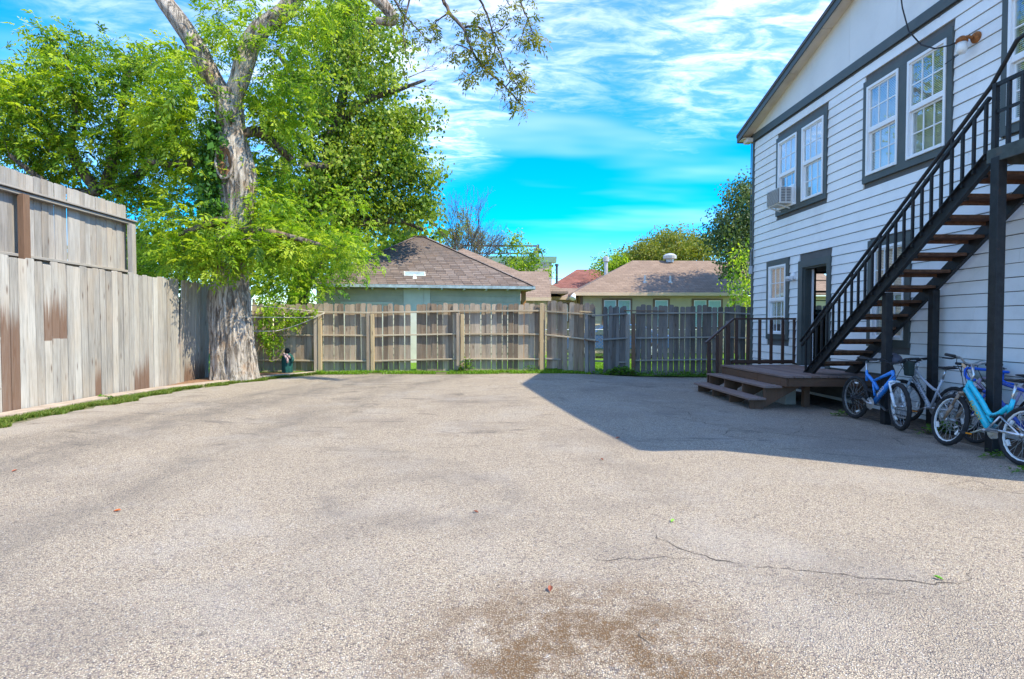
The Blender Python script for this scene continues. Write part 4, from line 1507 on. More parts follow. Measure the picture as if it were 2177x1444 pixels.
M_SH_G = mat_shingle('shingle_brown', (0.14, 0.11, 0.098), (0.20, 0.16, 0.14))
M_SH_T = mat_shingle('shingle_tan', (0.235, 0.165, 0.125), (0.30, 0.215, 0.165), 5.5, patch=0.2)
M_SH_R = mat_shingle('shingle_red', (0.22, 0.085, 0.065), (0.30, 0.125, 0.10), 5.0, (0.10, 0.05, 0.045), 0.7)
M_GW = paint('garage_siding', (0.47, 0.44, 0.36), 0.7, 0.10, 3, grime=(0.25, 0.24, 0.19), grime_amt=0.4)
M_GT = paint('garage_trim', (0.58, 0.58, 0.53), 0.6, 0.08, 4)
M_GUT = paint('drip_edge', (0.30, 0.38, 0.43), 0.5, 0.3, 6, grime=(0.10, 0.10, 0.10), grime_amt=0.5)
M_TAN = paint('tan_siding', (0.52, 0.42, 0.27), 0.7, 0.06, 3)
M_TANT = paint('tan_trim', (0.19, 0.11, 0.07), 0.6)
M_FASC = paint('fascia_peach', (0.62, 0.45, 0.31), 0.6, 0.06, 3)
M_BLINDG = paint('blind_green', (0.44, 0.60, 0.56), 0.5, 0.06, 4)
M_OPOST = paint('orange_post', (0.36, 0.16, 0.05), 0.7)
M_BRICK = mat_brick()
M_CORN = paint('cornice', (0.66, 0.68, 0.66), 0.7)
M_RAILK = paint('roof_rail', (0.08, 0.09, 0.10), 0.6)
M_PIPE = paint('vent_pipe', (0.55, 0.55, 0.56), 0.4, metal=0.3)

# ---- garage, turned ten degrees
gr = thing('garage', 'pale grey green garage with a brown shingled hip roof behind the back fence', 'garage', (-5.7, 18.2, 0.12), rot=(0, 0, R(9.5)))
GZ = 2.57
L_, D_g, AZ = 7.35, 7.3, 4.68
ap0, ap1 = Vector((3.50, 3.65, AZ)), Vector((3.85, 3.65, AZ))
M_SHTAB = wood('shingle_tab', (0.115, 0.09, 0.08), (0.225, 0.18, 0.16), grain=(30, 30, 30), knots=False, tone=1.2, split=0.1, rough=0.95)
M_SHTAB2 = M_SHTAB
# roof deck
mb = MB()
c = [Vector((0, 0, GZ)), Vector((L_, 0, GZ)), Vector((L_, D_g, GZ)), Vector((0, D_g, GZ))]
mb.raw([*c, ap0, ap1], [(0, 1, 5, 4), (1, 2, 5), (2, 3, 4, 5), (3, 0, 4), (3, 2, 1, 0)])
groof = mb.build('roof', M_SH_G, gr, local=True)
# shingle tabs on the slope facing the yard
slope = math.atan2(AZ - GZ, 3.65)
slen = math.hypot(AZ - GZ, 3.65)
tabs = []
rows = 29
q = random.Random(9)
for r_ in range(rows):
    s = slen * r_ / rows
    t = r_ / rows
    xl, xr = 3.50 * t, L_ - (L_ - 3.85) * t
    wd = .31
    x = xl - (r_ % 2) * wd / 2 - q.uniform(0, .05)
    while x < xr:
        a, b = max(x, xl + .02), min(x + wd - .006, xr - .02)
        if b - a > .08:
            tabs.append((a, b, s))
        x += wd
tm = {}
def tab_mesh(wd):
    k = round(wd, 2)
    if k not in tm:
        th = .013
        tm[k] = MB().hexa([(0, 0, 0), (k, 0, 0), (k, .15, -.002), (0, .15, -.002), (0, 0, th), (k, 0, th), (k, .15, .004), (0, .15, .004)]).mesh('shingle', M_SHTAB)
    return tm[k]
tabs.sort(key=lambda t_: t_[2])
vis = [t_ for t_ in tabs]
rest = MB()
for i, (a, b, s) in enumerate(vis):
    oy, oz = s * math.cos(slope), GZ + s * math.sin(slope) + .004
    if i < 300:
        put('shingle', tab_mesh(b - a), groof, (a, oy - .01, oz + q.uniform(0, .004)), (slope, 0, q.uniform(-.006, .006)), local=True)
    else:
        cs, sn = math.cos(slope), math.sin(slope)
        th = .012
        def pt(x, v_, w_):
            return (x, oy - .01 + v_ * cs - w_ * sn, oz + v_ * sn + w_ * cs)
        rest.hexa([pt(a, 0, 0), pt(b, 0, 0), pt(b, .15, -.002), pt(a, .15, -.002), pt(a, 0, th), pt(b, 0, th), pt(b, .15, .004), pt(a, .15, .004)])
stuff(rest.build('upper_shingles', M_SHTAB, groof, local=True))
for (p, q_) in ((c[0], ap0), (c[1], ap1)):
    n_ = 26
    for i in range(n_):
        a = p.lerp(q_, i / n_); b = p.lerp(q_, (i + 1.15) / n_)
        MB().beam(a + Vector((0, 0, .02)), b + Vector((0, 0, .028)), .17, .012).build('hip_shingle', M_SHTAB, groof, local=True)
MB().beam(ap0 + Vector((-.1, 0, .03)), ap1 + Vector((.1, 0, .03)), .2, .02).build('ridge_cap', M_SHTAB, groof, local=True)
MB().box(0, L_, -.03, -.005, GZ - .09, GZ + .005).build('drip_edge', M_GUT, groof, local=True)
MB().box(L_ + .005, L_ + .03, 0, D_g, GZ - .10, GZ + .01).build('drip_edge', M_GUT, groof, local=True)
# old flashing patch on the roof
sx0, ss = 2.98, .62
pc = Vector((sx0, ss * math.cos(slope), GZ + ss * math.sin(slope) + .03))
patch = MB()
def P2(x, v_, w_=0.0):
    return (sx0 + x, (ss + v_) * math.cos(slope) - w_ * math.sin(slope), GZ + (ss + v_) * math.sin(slope) + w_ * math.cos(slope) + .02)
for (x0, x1, v0, v1) in ((0, .72, 0, .035), (0, .72, .30, .335), (0, .04, .0355, .2995), (.68, .72, .0355, .2995)):
    patch.hexa([P2(x0, v0), P2(x1, v0), P2(x1, v1), P2(x0, v1), P2(x0, v0, .02), P2(x1, v0, .02), P2(x1, v1, .02), P2(x0, v1, .02)])
patch.build('flashing_frame', M_GT, groof, local=True)
MB().hexa([P2(.041, .036), P2(.679, .036), P2(.679, .299), P2(.041, .299), P2(.041, .036, .008), P2(.679, .036, .008), P2(.679, .299, .008), P2(.041, .299, .008)]).build('flashing_sheet', M_GUT, groof, local=True)
MB().hexa([P2(.28, -.22), P2(.42, -.22), P2(.40, .12), P2(.32, .12), P2(.28, -.22, .012), P2(.42, -.22, .012), P2(.40, .12, .012), P2(.32, .12, .012)]).build('tar_patch', M_GT, groof, local=True)
# walls with lapped boards
MB().box(.22, 6.95, .42, 6.9, -.1, GZ - .02).build('wall', M_GW, gr, local=True)
q = random.Random(8)
z = .3
while z < GZ - .1:
    for (a, b) in ((.40, 2.95), (3.86, 6.80)):
        MB().hexa([(a, .385, z), (b, .385, z), (b, .418, z), (a, .418, z), (a, .402, min(z + .19, GZ - .03)), (b, .402, min(z + .19, GZ - .03)), (b, .418, min(z + .19, GZ - .03)), (a, .418, min(z + .19, GZ - .03))]).build('lap_board', M_GW, gr, local=True)
    z += .195
MB().box(.2, .399, .36, .44, 0, GZ - .03).build('corner_board', M_GT, gr, local=True)
MB().box(2.96, 3.62, .375, .415, 0, GZ - .03).build('flat_panel', M_GT, gr, local=True)
MB().box(3.63, 3.84, .365, .415, 0, GZ - .03).build('flat_panel', M_GT, gr, local=True)
MB().box(.95, 1.02, .36, .384, 0, 2.02).box(2.55, 2.62, .36, .384, 0, 2.02).box(1.03, 2.54, .36, .384, 1.94, 2.02).build('door_trim', M_GT, gr, local=True)
for i in range(2):
    MB().box(1.03 + i * .76, 1.78 + i * .76, .37, .3845, .1, 1.93).build('door_leaf', M_GT, gr, local=True)
x = .45
while x < 7.1:
    MB().box(x, x + .05, .02, .40, GZ - .14, GZ - .06).build('rafter_tail', M_GT, gr, local=True)
    x += .745
MB().box(7.02, 7.16, .48, .62, -.1, GZ - .11).build('porch_post', M_OPOST, gr, local=True)
n_ = 14
for i in range(n_):
    MB().box(6.96, 7.33, .45 + i * .48, .45 + i * .48 + .05, GZ - .13, GZ - .03).build('rafter_tail', M_TAN, gr, local=True)

# ---- tan cottage group behind it
tc_ = thing('tan_cottage', 'small tan cottage with brown shingle roofs between garage and long tan house', 'house', (2.5, 25, 0.1))
def slab(pts, name, mat, parent, th=.10):
    return MB().prism(pts, (0, 0, -th)).build(name, mat, parent)
def at(px, py, Y_):
    """point at distance Y_ along the view line through a spot measured in the photograph (camera at 0,0,1.4)"""
    v_ = Vector(((px - 1088.5) / 1209.4, (722 - py) / 1209.4, -1.0))
    v_ = cam_rot @ v_
    return Vector((0, 0, 1.4)) + v_ * (Y_ / v_.y)
cam_rot = cam.rotation_euler.to_matrix()
e0, e1 = Vector((0.6, 24.0, 2.52)), Vector((2.62, 24.0, 2.52))
r0, r1 = Vector((0.0, 27.0, 3.92)), Vector((2.80, 27.0, 3.92))
slab([e0, e1, r1, r0], 'roof', M_SH_T, tc_)
slab([r0, r1, Vector((2.7, 30, 2.5)), Vector((0, 30, 2.5))], 'roof', M_SH_T, tc_)
apx = at(985, 528, 29.0)
slab([Vector((-5.5, 25.8, 2.9)), Vector((3.6, 25.8, 2.9)), apx], 'roof', M_SH_T, tc_)
slab([Vector((3.6, 25.8, 2.9)), Vector((3.6, 32.5, 2.9)), apx], 'roof', M_SH_T, tc_)
slab([Vector((-5.5, 32.5, 2.9)), Vector((-5.5, 25.8, 2.9)), apx], 'roof', M_SH_T, tc_)
MB().box(-5.2, 2.45, 24.3, 31, 0, 2.48).build('wall', M_TAN, tc_)
MB().box(.6, 2.62, 23.97, 23.995, 2.40, 2.54).build('fascia', M_FASC, tc_)
MB().box(1.85, 1.95, 24.2, 24.299, 0, 2.4).build('post', M_FASC, tc_)

# ---- long tan house
th_ = thing('tan_house', 'long tan house with brown hip roof and pale green window blinds behind the dark fence', 'house', (8.5, 28, 0))
EL, ER, EZ_ = 4.03, 12.35, 2.92
roofp = MB().raw([(EL, 27, EZ_), (ER, 27, EZ_), (12.55, 30.6, 4.86), (7.75, 30.6, 4.86), (EL, 34.2, EZ_), (ER, 34.2, EZ_)],
                 [(0, 1, 2, 3), (0, 3, 4), (3, 2, 5, 4), (0, 4, 5, 1)]).build('roof', M_SH_T, th_)
slab([Vector((12.5, 27, 2.9)), Vector((17.5, 27, 2.9)), Vector((17.5, 30.6, 4.8)), Vector((12.6, 30.6, 4.8))], 'roof', M_SH_T, th_)
MB().box(EL, ER, 26.965, 26.995, EZ_ - .14, EZ_ + .01).build('fascia', M_FASC, roofp)
MB().box(EL - .03, EL - .002, 26.97, 34, EZ_ - .14, EZ_ + .01).build('fascia', M_FASC, roofp)
MB().box(EL + .2, ER, 27.0, 27.45, EZ_ - .13, EZ_ - .115).build('eave_soffit', M_FASC, roofp)
MB().box(4.45, 17, 27.5, 33.8, 0, EZ_ - .12).build('wall', M_TAN, th_)
z = .2
while z < EZ_ - .25:
    MB().hexa([(4.55, 27.465, z), (12.2, 27.465, z), (12.2, 27.498, z), (4.55, 27.498, z), (4.55, 27.485, z + .19), (12.2, 27.485, z + .19), (12.2, 27.498, z + .19), (4.55, 27.498, z + .19)]).build('lap_board', M_TAN, th_)
    z += .195
MB().box(4.40, 4.53, 27.45, 27.56, 0, EZ_ - .13).build('corner_board', M_TANT, th_)
MB().box(11.95, 12.05, 27.44, 27.462, 0, EZ_ - .13).build('corner_board', M_TANT, th_)
for (xa, xb, two) in ((5.48, 6.95, True), (7.98, 8.80, False), (9.90, 11.42, True)):
    w0 = MB()
    w0.box(xa, xb, 27.42, 27.464, 2.58, 2.66).box(xa, xb, 27.42, 27.464, 1.20, 1.28).box(xa, xa + .09, 27.42, 27.464, 1.281, 2.579).box(xb - .09, xb, 27.42, 27.464, 1.281, 2.579)
    if two:
        w0.box((xa + xb) / 2 - .05, (xa + xb) / 2 + .05, 27.42, 27.464, 1.281, 2.579)
    wn = w0.build('window', M_TANT, th_)
    spans = [(xa + .09, (xa + xb) / 2 - .05), ((xa + xb) / 2 + .05, xb - .09)] if two else [(xa + .09, xb - .09)]
    for (a, b) in spans:
        MB().box(a, b, 27.43, 27.455, 2.54, 2.58).box(a, b, 27.43, 27.455, 1.281, 1.32).box(a, a + .035, 27.43, 27.455, 1.321, 2.539).box(b - .035, b, 27.43, 27.455, 1.321, 2.539).box(a + .036, b - .036, 27.435, 27.45, 1.90, 1.94).build('sash', M_VINYL, wn)
        MB().box(a + .036, b - .036, 27.452, 27.458, 1.321, 2.539).build('blind', M_BLINDG, wn)
        MB().box(a + .036, b - .036, 27.444, 27.447, 1.321, 2.539).build('pane', M_GLASS, wn)
# its low wing towards the cottage
slab([Vector((2.75, 28.0, 2.76)), Vector((4.2, 28.0, 2.78)), Vector((5.6, 30.6, 3.35)), Vector((2.8, 30.6, 3.35))], 'roof', M_SH_T, th_)
MB().box(2.7, 4.0, 27.97, 27.995, 2.62, 2.77).build('fascia', M_FASC, th_)
MB().box(2.7, 4.4, 28.3, 33, 0, 2.7).build('wall', M_TAN, th_)
MB().box(3.55, 4.0, 28.25, 28.299, 1.5, 2.45).build('window', M_TANT, th_)
MB().box(3.62, 3.93, 28.235, 28.248, 1.56, 2.39).build('window', M_VINYL, th_)
# roof fittings
for (px, py, h_, r_) in ((1371, 601, .30, .05), (1425, 596, .28, .05)):
    p = at(px, py, 28.1)
    MB().lathe((p.x, p.y, EZ_ + (p.y - 27) * .539 - .05), (0, 0, 1), [(r_ * 2.4, 0), (r_ * 2.2, .07), (r_, .08), (r_, .08 + h_)], 10).build('vent_pipe', M_PIPE, roofp)
MB().lathe((9.75, 30.45, 4.74), (0, 0, 1), [(.2, 0), (.2, .18), (.34, .2), (.36, .36), (.22, .46), (.05, .5)], 14).build('turbine_vent', M_PIPE, roofp)
MB().lathe((6.35, 30.8, 3.9), (0, 0, 1), [(.10, 0), (.10, .9), (.17, .92), (.17, 1.15), (.05, 1.2)], 10).build('flue', M_PIPE, roofp)
fl2 = thing('eave_floodlight', 'white floodlight under the left eave corner of the tan house', 'lamp', (4.0, 26.9, 2.7))
MB().lathe((3.98, 26.85, 2.72), (-.3, -.5, -.7), [(.05, -.16), (.09, -.1), (.16, .12), (.14, .14)], 12).build('lamp_head', M_VINYL, fl2, smooth=True)
MB().tube([(4.05, 26.95, 2.85), (4.02, 26.9, 2.8)], .03, 6).build('arm', M_VINYL, fl2)

# ---- red roofed house farther off
rh = thing('red_roof_house', 'distant house with a dark red hip roof between the tan houses', 'house', (8, 44, 0))
a0, a1 = at(1226, 573, 44), at(1268, 573, 44)
zE = at(1165, 614, 40).z
MB().raw([(4.0, 40, zE), (13, 40, zE), a1, a0, (4.0, 48, zE), (13, 48, zE)], [(0, 1, 2, 3), (0, 3, 4), (3, 2, 5, 4), (1, 5, 2), (0, 4, 5, 1)]).build('roof', M_SH_R, rh)
MB().box(4.4, 12.6, 40.4, 47.6, 0, zE - .02).build('wall', M_TAN, rh)
p = at(1191, 590, 39)
MB().tube([(p.x, 41.0, zE + .3), (p.x, 41.0, zE + 1.75)], .09, 8).build('vent_pipe', M_RAILK, rh)
MB().tube([(p.x, 41.0, zE + 1.7), (p.x, 41.0, zE + 1.85)], .14, 8).build('pipe_cap', M_RAILK, rh)

# ---- brick building with a railing on its roof
bb = thing('brick_building', 'pink brick building with white cornice and dark rooftop railing in the distance', 'building', (1.5, 64, 0))
MB().box(-6.0, 6.62, 60, 72, -.5, 7.95).build('wall', M_BRICK, bb)
MB().prism([(-6.3, 59.55, 8.52), (-6.3, 59.98, 7.952), (-6.3, 61, 7.952), (-6.3, 61, 8.52)], (13.4, 0, 0)).build('cornice', M_CORN, bb)
for x in (-2.9, 5.2):
    MB().box(x - .12, x + .12, 60.3, 60.5, 8.53, 9.88).build('rail_post', M_RAILK, bb)
MB().box(-2.75, 5.05, 60.33, 60.45, 9.62, 9.80).build('rail', M_RAILK, bb)
MB().box(-2.75, 5.05, 60.33, 60.45, 8.85, 8.98).build('rail', M_RAILK, bb)
MB().box(5.08, 5.3, 60.5, 66, 9.62, 9.8).build('rail', M_RAILK, bb)
MB().tube([(5.2, 60.4, 9.7), (5.75, 60.4, 8.53)], .07, 6).build('rail_brace', M_RAILK, bb)

# ---- blue car and chain link fence glimpsed through the gate
M_CARB = paint('car_blue', (0.05, 0.11, 0.24), 0.25, 0.05, 3, coat=0.6)
M_TYRE = paint('tyre', (0.018, 0.018, 0.02), 0.8, 0.2, 20)
M_DARKG = paint('dark_glass', (0.10, 0.14, 0.15), 0.08, 0.05, 3, spec=0.6)
car = thing('parked_car', 'blue parked car seen through the gap in the broken gate', 'car', (5.2, 24, 0))
prof = [(3.0, .35), (3.0, .72), (3.15, .85), (4.05, .95), (4.75, 1.38), (6.3, 1.42), (7.0, 1.0), (7.55, .95), (7.6, .4)]
MB().prism([(x, 23.2, z) for x, z in prof], (0, 1.7, 0)).build('body', M_CARB, car, bevel=.06)
MB().prism([(x, 23.185, z) for x, z in ((4.2, .98), (4.78, 1.33), (5.4, 1.36), (5.4, .98))], (0, .03, 0)).build('side_window', M_DARKG, car)
MB().prism([(x, 23.185, z) for x, z in ((5.46, .98), (5.46, 1.36), (6.25, 1.37), (6.8, .99))], (0, .03, 0)).build('side_window', M_DARKG, car)
for x in (3.75, 6.75):
    wh = MB().lathe((x, 23.17, .33), (0, 1, 0), [(.2, 0), (.31, .01), (.33, .04), (.33, .2), (.2, .21)], 20).build('wheel', M_TYRE, car, smooth=True)
    MB().lathe((x, 23.16, .33), (0, 1, 0), [(.05, 0), (.19, .005), (.19, .012)], 16).build('rim', M_PIPE, wh)
MB().box(2.97, 3.02, 23.3, 23.6, .62, .74).build('headlight', M_JAR, car)
M_WIRE = paint('galvanised_wire', (0.22, 0.16, 0.14), 0.5, metal=0.3)
cl_ = thing('chain_link_fence', 'rusty chain link fence in front of the blue car beyond the gate', 'fence', (5, 21.5, 0))
mb = MB()
s = .085
x = 2.0
while x < 8.0:
    for sg in (1, -1):
        a = Vector((x, 21.5, .03)); b = Vector((x + sg * 1.15, 21.5, 1.18))
        mb.beam(a, b, .006, .006, up=(0, 1, 0))
    x += s * 1.6
stuff(mb.build('mesh_wire', M_WIRE, cl_))
for x in (2.0, 4.0, 6.0, 8.0):
    MB().tube([(x, 21.5, 0), (x, 21.5, 1.25)], .03, 8).build('post', M_PIPE, cl_)
MB().tube([(2, 21.5, 1.2), (8, 21.5, 1.2)], .02, 8).build('top_rail', M_PIPE, cl_)

# utility line far behind
ul = MB().tube([at(1165, 592, 52), at(1300, 596, 52)], .02, 4).build('utility_wire', M_BLACKC)
tag(ul, 'thin overhead wire in the far distance above the red roof', 'wire')

# ================================================================== trees
def mat_bark(name, a, b, deep, scale=1.0):
    m, n = new_mat(name)
    oc = n.add('ShaderNodeTexCoord').outputs['Object']
    f = n.noise(n.mapping(oc, scale=(11 * scale, 11 * scale, 2.2 * scale)), 1.0, 8, 0.72, 1.2)
    fu = n.noise(n.mapping(oc, scale=(7 * scale, 7 * scale, 1.1 * scale)), 1.0, 6, 0.7, 1.6)
    c = n.mix(n.ramp(f, [(0.32, 0.0), (0.62, 1.0)]), a, b)
    warm = n.noise(oc, 2.4, 4, 0.6)
    c = n.mix(n.math('MULTIPLY', n.ramp(warm, [(0.52, 0.0), (0.66, 1.0)]), 0.55), c, (0.36, 0.21, 0.11))
    pale = n.noise(n.mapping(oc, loc=(4, 2, 1)), 3.1, 5, 0.65)
    c = n.mix(n.math('MULTIPLY', n.ramp(pale, [(0.54, 0.0), (0.66, 1.0)]), 0.5), c, tuple(min(1, x * 1.25) for x in b))
    crack = n.ramp(fu, [(0.38, 1.0), (0.50, 0.0)])
    c = n.mix(n.math('MULTIPLY', crack, 0.75), c, deep)
    h = n.math('SUBTRACT', f, n.math('MULTIPLY', crack, 0.7))
    finish(n, c, 0.92, 0, h, 0.06, 0.9, 0.15)
    return m


M_BARK = mat_bark('bark_pale', (0.24, 0.20, 0.165), (0.52, 0.46, 0.395), (0.07, 0.05, 0.038))
M_BARKD = mat_bark('bark_dark', (0.10, 0.08, 0.065), (0.24, 0.20, 0.17), (0.035, 0.028, 0.022), 1.6)
M_SCAR = paint('scar_wood', (0.20, 0.10, 0.045), 0.9, 0.5, 9, grime=(0.03, 0.018, 0.012), grime_amt=0.9)
M_LEAF1 = mat_leafy('leaf_pecan', [(0.045, 0.11, 0.012), (0.12, 0.24, 0.018), (0.25, 0.40, 0.026), (0.46, 0.57, 0.05)], 0.54)
M_LEAF2 = mat_leafy('leaf_left', [(0.035, 0.095, 0.014), (0.10, 0.215, 0.02), (0.20, 0.35, 0.028), (0.45, 0.56, 0.05)], 0.54)
M_LEAF3 = mat_leafy('leaf_rear', [(0.03, 0.075, 0.014), (0.09, 0.18, 0.022), (0.18, 0.29, 0.03), (0.42, 0.50, 0.07)], 0.48)
M_LEAF4 = mat_leafy('leaf_bright', [(0.06, 0.17, 0.014), (0.15, 0.33, 0.02), (0.28, 0.46, 0.03), (0.40, 0.52, 0.05)], 0.48)
M_LEAF5 = mat_leafy('leaf_olive', [(0.08, 0.13, 0.02), (0.18, 0.22, 0.03), (0.30, 0.29, 0.045)], 0.4)
M_LEAF6 = mat_leafy('leaf_evergreen', [(0.03, 0.07, 0.025), (0.07, 0.125, 0.04), (0.14, 0.19, 0.065)], 0.32)
M_IVY = mat_leafy('ivy', [(0.02, 0.07, 0.012), (0.045, 0.13, 0.018), (0.09, 0.22, 0.022)], 0.3)


def sprays(name, cen, per, spread, mat, seed, L=.09, W=.032, k=9, style='pinnate', droop=.35, out_c=None, tint=None):
    """leaf sprays scattered round cluster centres; every leaflet is a folded rhombus"""
    r_ = np.random.RandomState(seed)
    cen = np.asarray(cen, float)
    N = len(cen)
    M = N * per
    c = np.repeat(cen, per, 0)
    p = c + r_.normal(0, 1, (M, 3)) * spread * np.array([1, 1, .75])
    d = (p - c) / spread + r_.normal(0, .7, (M, 3))
    d[:, 2] -= droop
    d /= np.linalg.norm(d, axis=1)[:, None] + 1e-6
    up = np.tile([0, 0, 1.0], (M, 1)) + r_.normal(0, .45, (M, 3))
    s = np.cross(d, up); s /= np.linalg.norm(s, axis=1)[:, None] + 1e-6
    u = np.cross(s, d)
    cl_t = np.repeat(r_.normal(0, .24, N), per)
    ts_ = np.clip(.74 + cl_t + r_.normal(0, .2, M), 0, 1)
    big_ = r_.lognormal(0, .22, M)
    V, T = [], []
    for i in range(k):
        if style == 'pinnate':
            a = (i // 2 + .6) / (k / 2 + .6)
            side = 1 if i % 2 else -1
            if i == k - 1:
                side = 0
            base = p + d * (a * L * (k * .30))[..., None] if False else p + d * (a * L * k * .28) - np.array([0, 0, 1.0]) * (a * a * L * .9)
            ld = d * (.55 if side else 1.0) + s * (side * .85) - u * .25 + r_.normal(0, .16, (M, 3))
            ls = np.cross(ld, u + r_.normal(0, .3, (M, 3)))
        else:
            base = p + r_.normal(0, L * 1.1, (M, 3))
            ld = d * .4 + r_.normal(0, .8, (M, 3)); ld[:, 2] -= .5
            ls = np.cross(ld, r_.normal(0, 1, (M, 3)))
        ld /= np.linalg.norm(ld, axis=1)[:, None] + 1e-6
        ls /= np.linalg.norm(ls, axis=1)[:, None] + 1e-6
        ln = np.cross(ls, ld)
        sz = (L * big_ * r_.uniform(.7, 1.25, M))[:, None]
        w_ = (W * big_ * r_.uniform(.75, 1.25, M))[:, None] / 2
        a0 = base
        a1 = base + ld * sz * .42 + ls * w_ + ln * w_ * .35
        a2 = base + ld * sz - np.array([0, 0, 1.0]) * sz * .12
        a3 = base + ld * sz * .42 - ls * w_ + ln * w_ * .35
        V.append(np.stack([a0, a1, a2, a3], 1))
        T.append(np.clip(ts_ + r_.normal(0, .06, M), 0, 1))
    v = np.concatenate(V).reshape(-1, 3)
    t = np.concatenate(T)
    me = quads_mesh(name, v, np.arange(len(v)).reshape(-1, 4), mat, False)
    at_ = me.attributes.new('tint', 'FLOAT', 'FACE')
    at_.data.foreach_set('value', t.astype(np.float32))
    return me


DENS = 0.56


def blob_centres(blobs, seed, gap=.0):
    """blobs: (px, py, rx, ry, Y, dY, n) measured in the photograph, at a real distance Y"""
    r_ = np.random.RandomState(seed)
    out = []
    for (px, py, rx, ry, Y_, dY, n_) in blobs:
        for _ in range(max(2, int(n_ * DENS))):
            while True:
                a, b = r_.uniform(-1, 1, 2)
                if a * a + b * b <= 1:
                    break
            e = math.sqrt(max(0, 1 - a * a - b * b))
            out.append(at(px + a * rx, py + b * ry, Y_ + r_.uniform(-1, 1) * dY * (.35 + .65 * e)))
    return np.array([tuple(p) for p in out])


def limb_path(pts, rad, n=10):
    """smooth a coarse polyline"""
    pts = [Vector(p) for p in pts]
    P_, R_ = [], []
    m_ = len(pts)
    for i in range(m_ - 1):
        p0 = pts[max(i - 1, 0)]; p1 = pts[i]; p2 = pts[i + 1]; p3 = pts[min(i + 2, m_ - 1)]
        for j in range(n):
            t = j / n
            P_.append(0.5 * ((2 * p1) + (p2 - p0) * t + (2 * p0 - 5 * p1 + 4 * p2 - p3) * t * t + (3 * p1 - p0 - 3 * p2 + p3) * t ** 3))
            R_.append(rad[i] + (rad[i + 1] - rad[i]) * t)
    P_.append(pts[-1]); R_.append(rad[-1])
    return P_, R_


def bark_tube(name, pts, rad, mat, parent, n=24, seed=0, ridge=.08, flare=0.0, steps=12):
    """a limb with a knobbly, ridged surface"""
    P_, R_ = limb_path(pts, rad, steps)
    V, F_ = [], []
    ref = None
    m_ = len(P_)
    ang = np.linspace(0, 2 * np.pi, n, endpoint=False)
    s = 0
    for i in range(m_):
        d = (P_[min(i + 1, m_ - 1)] - P_[max(i - 1, 0)]).normalized()
        if ref is None:
            ref = d.cross(Vector((0, 1, 0)))
            if ref.length < .1:
                ref = d.cross(Vector((1, 0, 0)))
        else:
            ref = ref - d * ref.dot(d)
        ref.normalize()
        o_ = d.cross(ref)
        if i:
            s += (P_[i] - P_[i - 1]).length
        q_ = np.stack([np.cos(ang) * 2.2 + seed, np.sin(ang) * 2.2 + 7, np.full(n, s * 1.1 + seed)], 1)
        q2 = np.stack([np.cos(ang) * n / 5.5, np.sin(ang) * n / 5.5 + 3, np.full(n, s * 1.5 + seed * 2)], 1)
        rr_ = R_[i] * (1 + .22 * (vnoise(q_) - .5) + ridge * 2 * (np.abs(vnoise(q2) - .5) * 2 - .5))
        if flare:
            k = max(0, 1 - s / .9)
            rr_ = rr_ * (1 + flare * k * k * (.45 + .55 * np.cos(ang * 5 + 1.0 + .6 * np.sin(ang * 2))))
        for a, r1 in zip(ang, rr_):
            V.append(P_[i] + (ref * math.cos(a) + o_ * math.sin(a)) * float(r1))
    for i in range(m_ - 1):
        for k in range(n):
            l = (k + 1) % n
            F_.append((i * n + k, i * n + l, (i + 1) * n + l, (i + 1) * n + k))
    mb_ = MB().raw(V, F_)
    return mb_.build(name, mat, parent, smooth=True), list(zip(P_, R_))


def branchwork(name, skel, cen, mat, parent, seed, r_end=.006, sag=.12, maxlen=6.0):
    """thin branches from a skeleton out to every leaf cluster, each growing from the nearest wood already there"""
    r_ = np.random.RandomState(seed)
    nodes = [tuple(p) for p, _ in skel]
    rads = [float(r) for _, r in skel]
    P_ = np.array(nodes)
    order = np.argsort([np.min(np.sum((P_ - c) ** 2, 1)) for c in cen])
    mb_ = MB()
    cap_ = len(nodes) + len(cen) * 4 + 8
    A = np.zeros((cap_, 3)); Rr = np.zeros(cap_)
    n_ = len(nodes)
    A[:n_] = P_; Rr[:n_] = rads
    for ci in order:
        c = cen[ci]
        d2 = np.sum((A[:n_] - c) ** 2, 1) * (1 + .6 * (A[:n_, 2] > c[2] + .3))
        j = int(np.argmin(d2))
        a = A[j]
        Ln = float(np.linalg.norm(c - a))
        if Ln < .02 or Ln > maxlen:
            continue
        r0 = min(Rr[j] * .6, .006 + .011 * Ln)
        r0 = max(r0, r_end)
        pts, rad = [], []
        for t in (0, .27, .52, .77, 1.0):
            p = a + (c - a) * t
            p = p + r_.normal(0, .05 * Ln, 3) * (0 if t in (0,) else 1) * (1 - .4 * t)
            p[2] += sag * Ln * math.sin(math.pi * t) * .8
            pts.append(p); rad.append(r0 + (r_end - r0) * t)
        mb_.tube([Vector(p) for p in pts], rad, 5, cap=False)
        for p, rd in zip(pts[1:], rad[1:]):
            A[n_] = p; Rr[n_] = rd; n_ += 1
    o = mb_.build(name, mat, parent, smooth=True)
    return stuff(o)


def crown(parent, me_name, me):
    return stuff(put(me_name, me, parent))


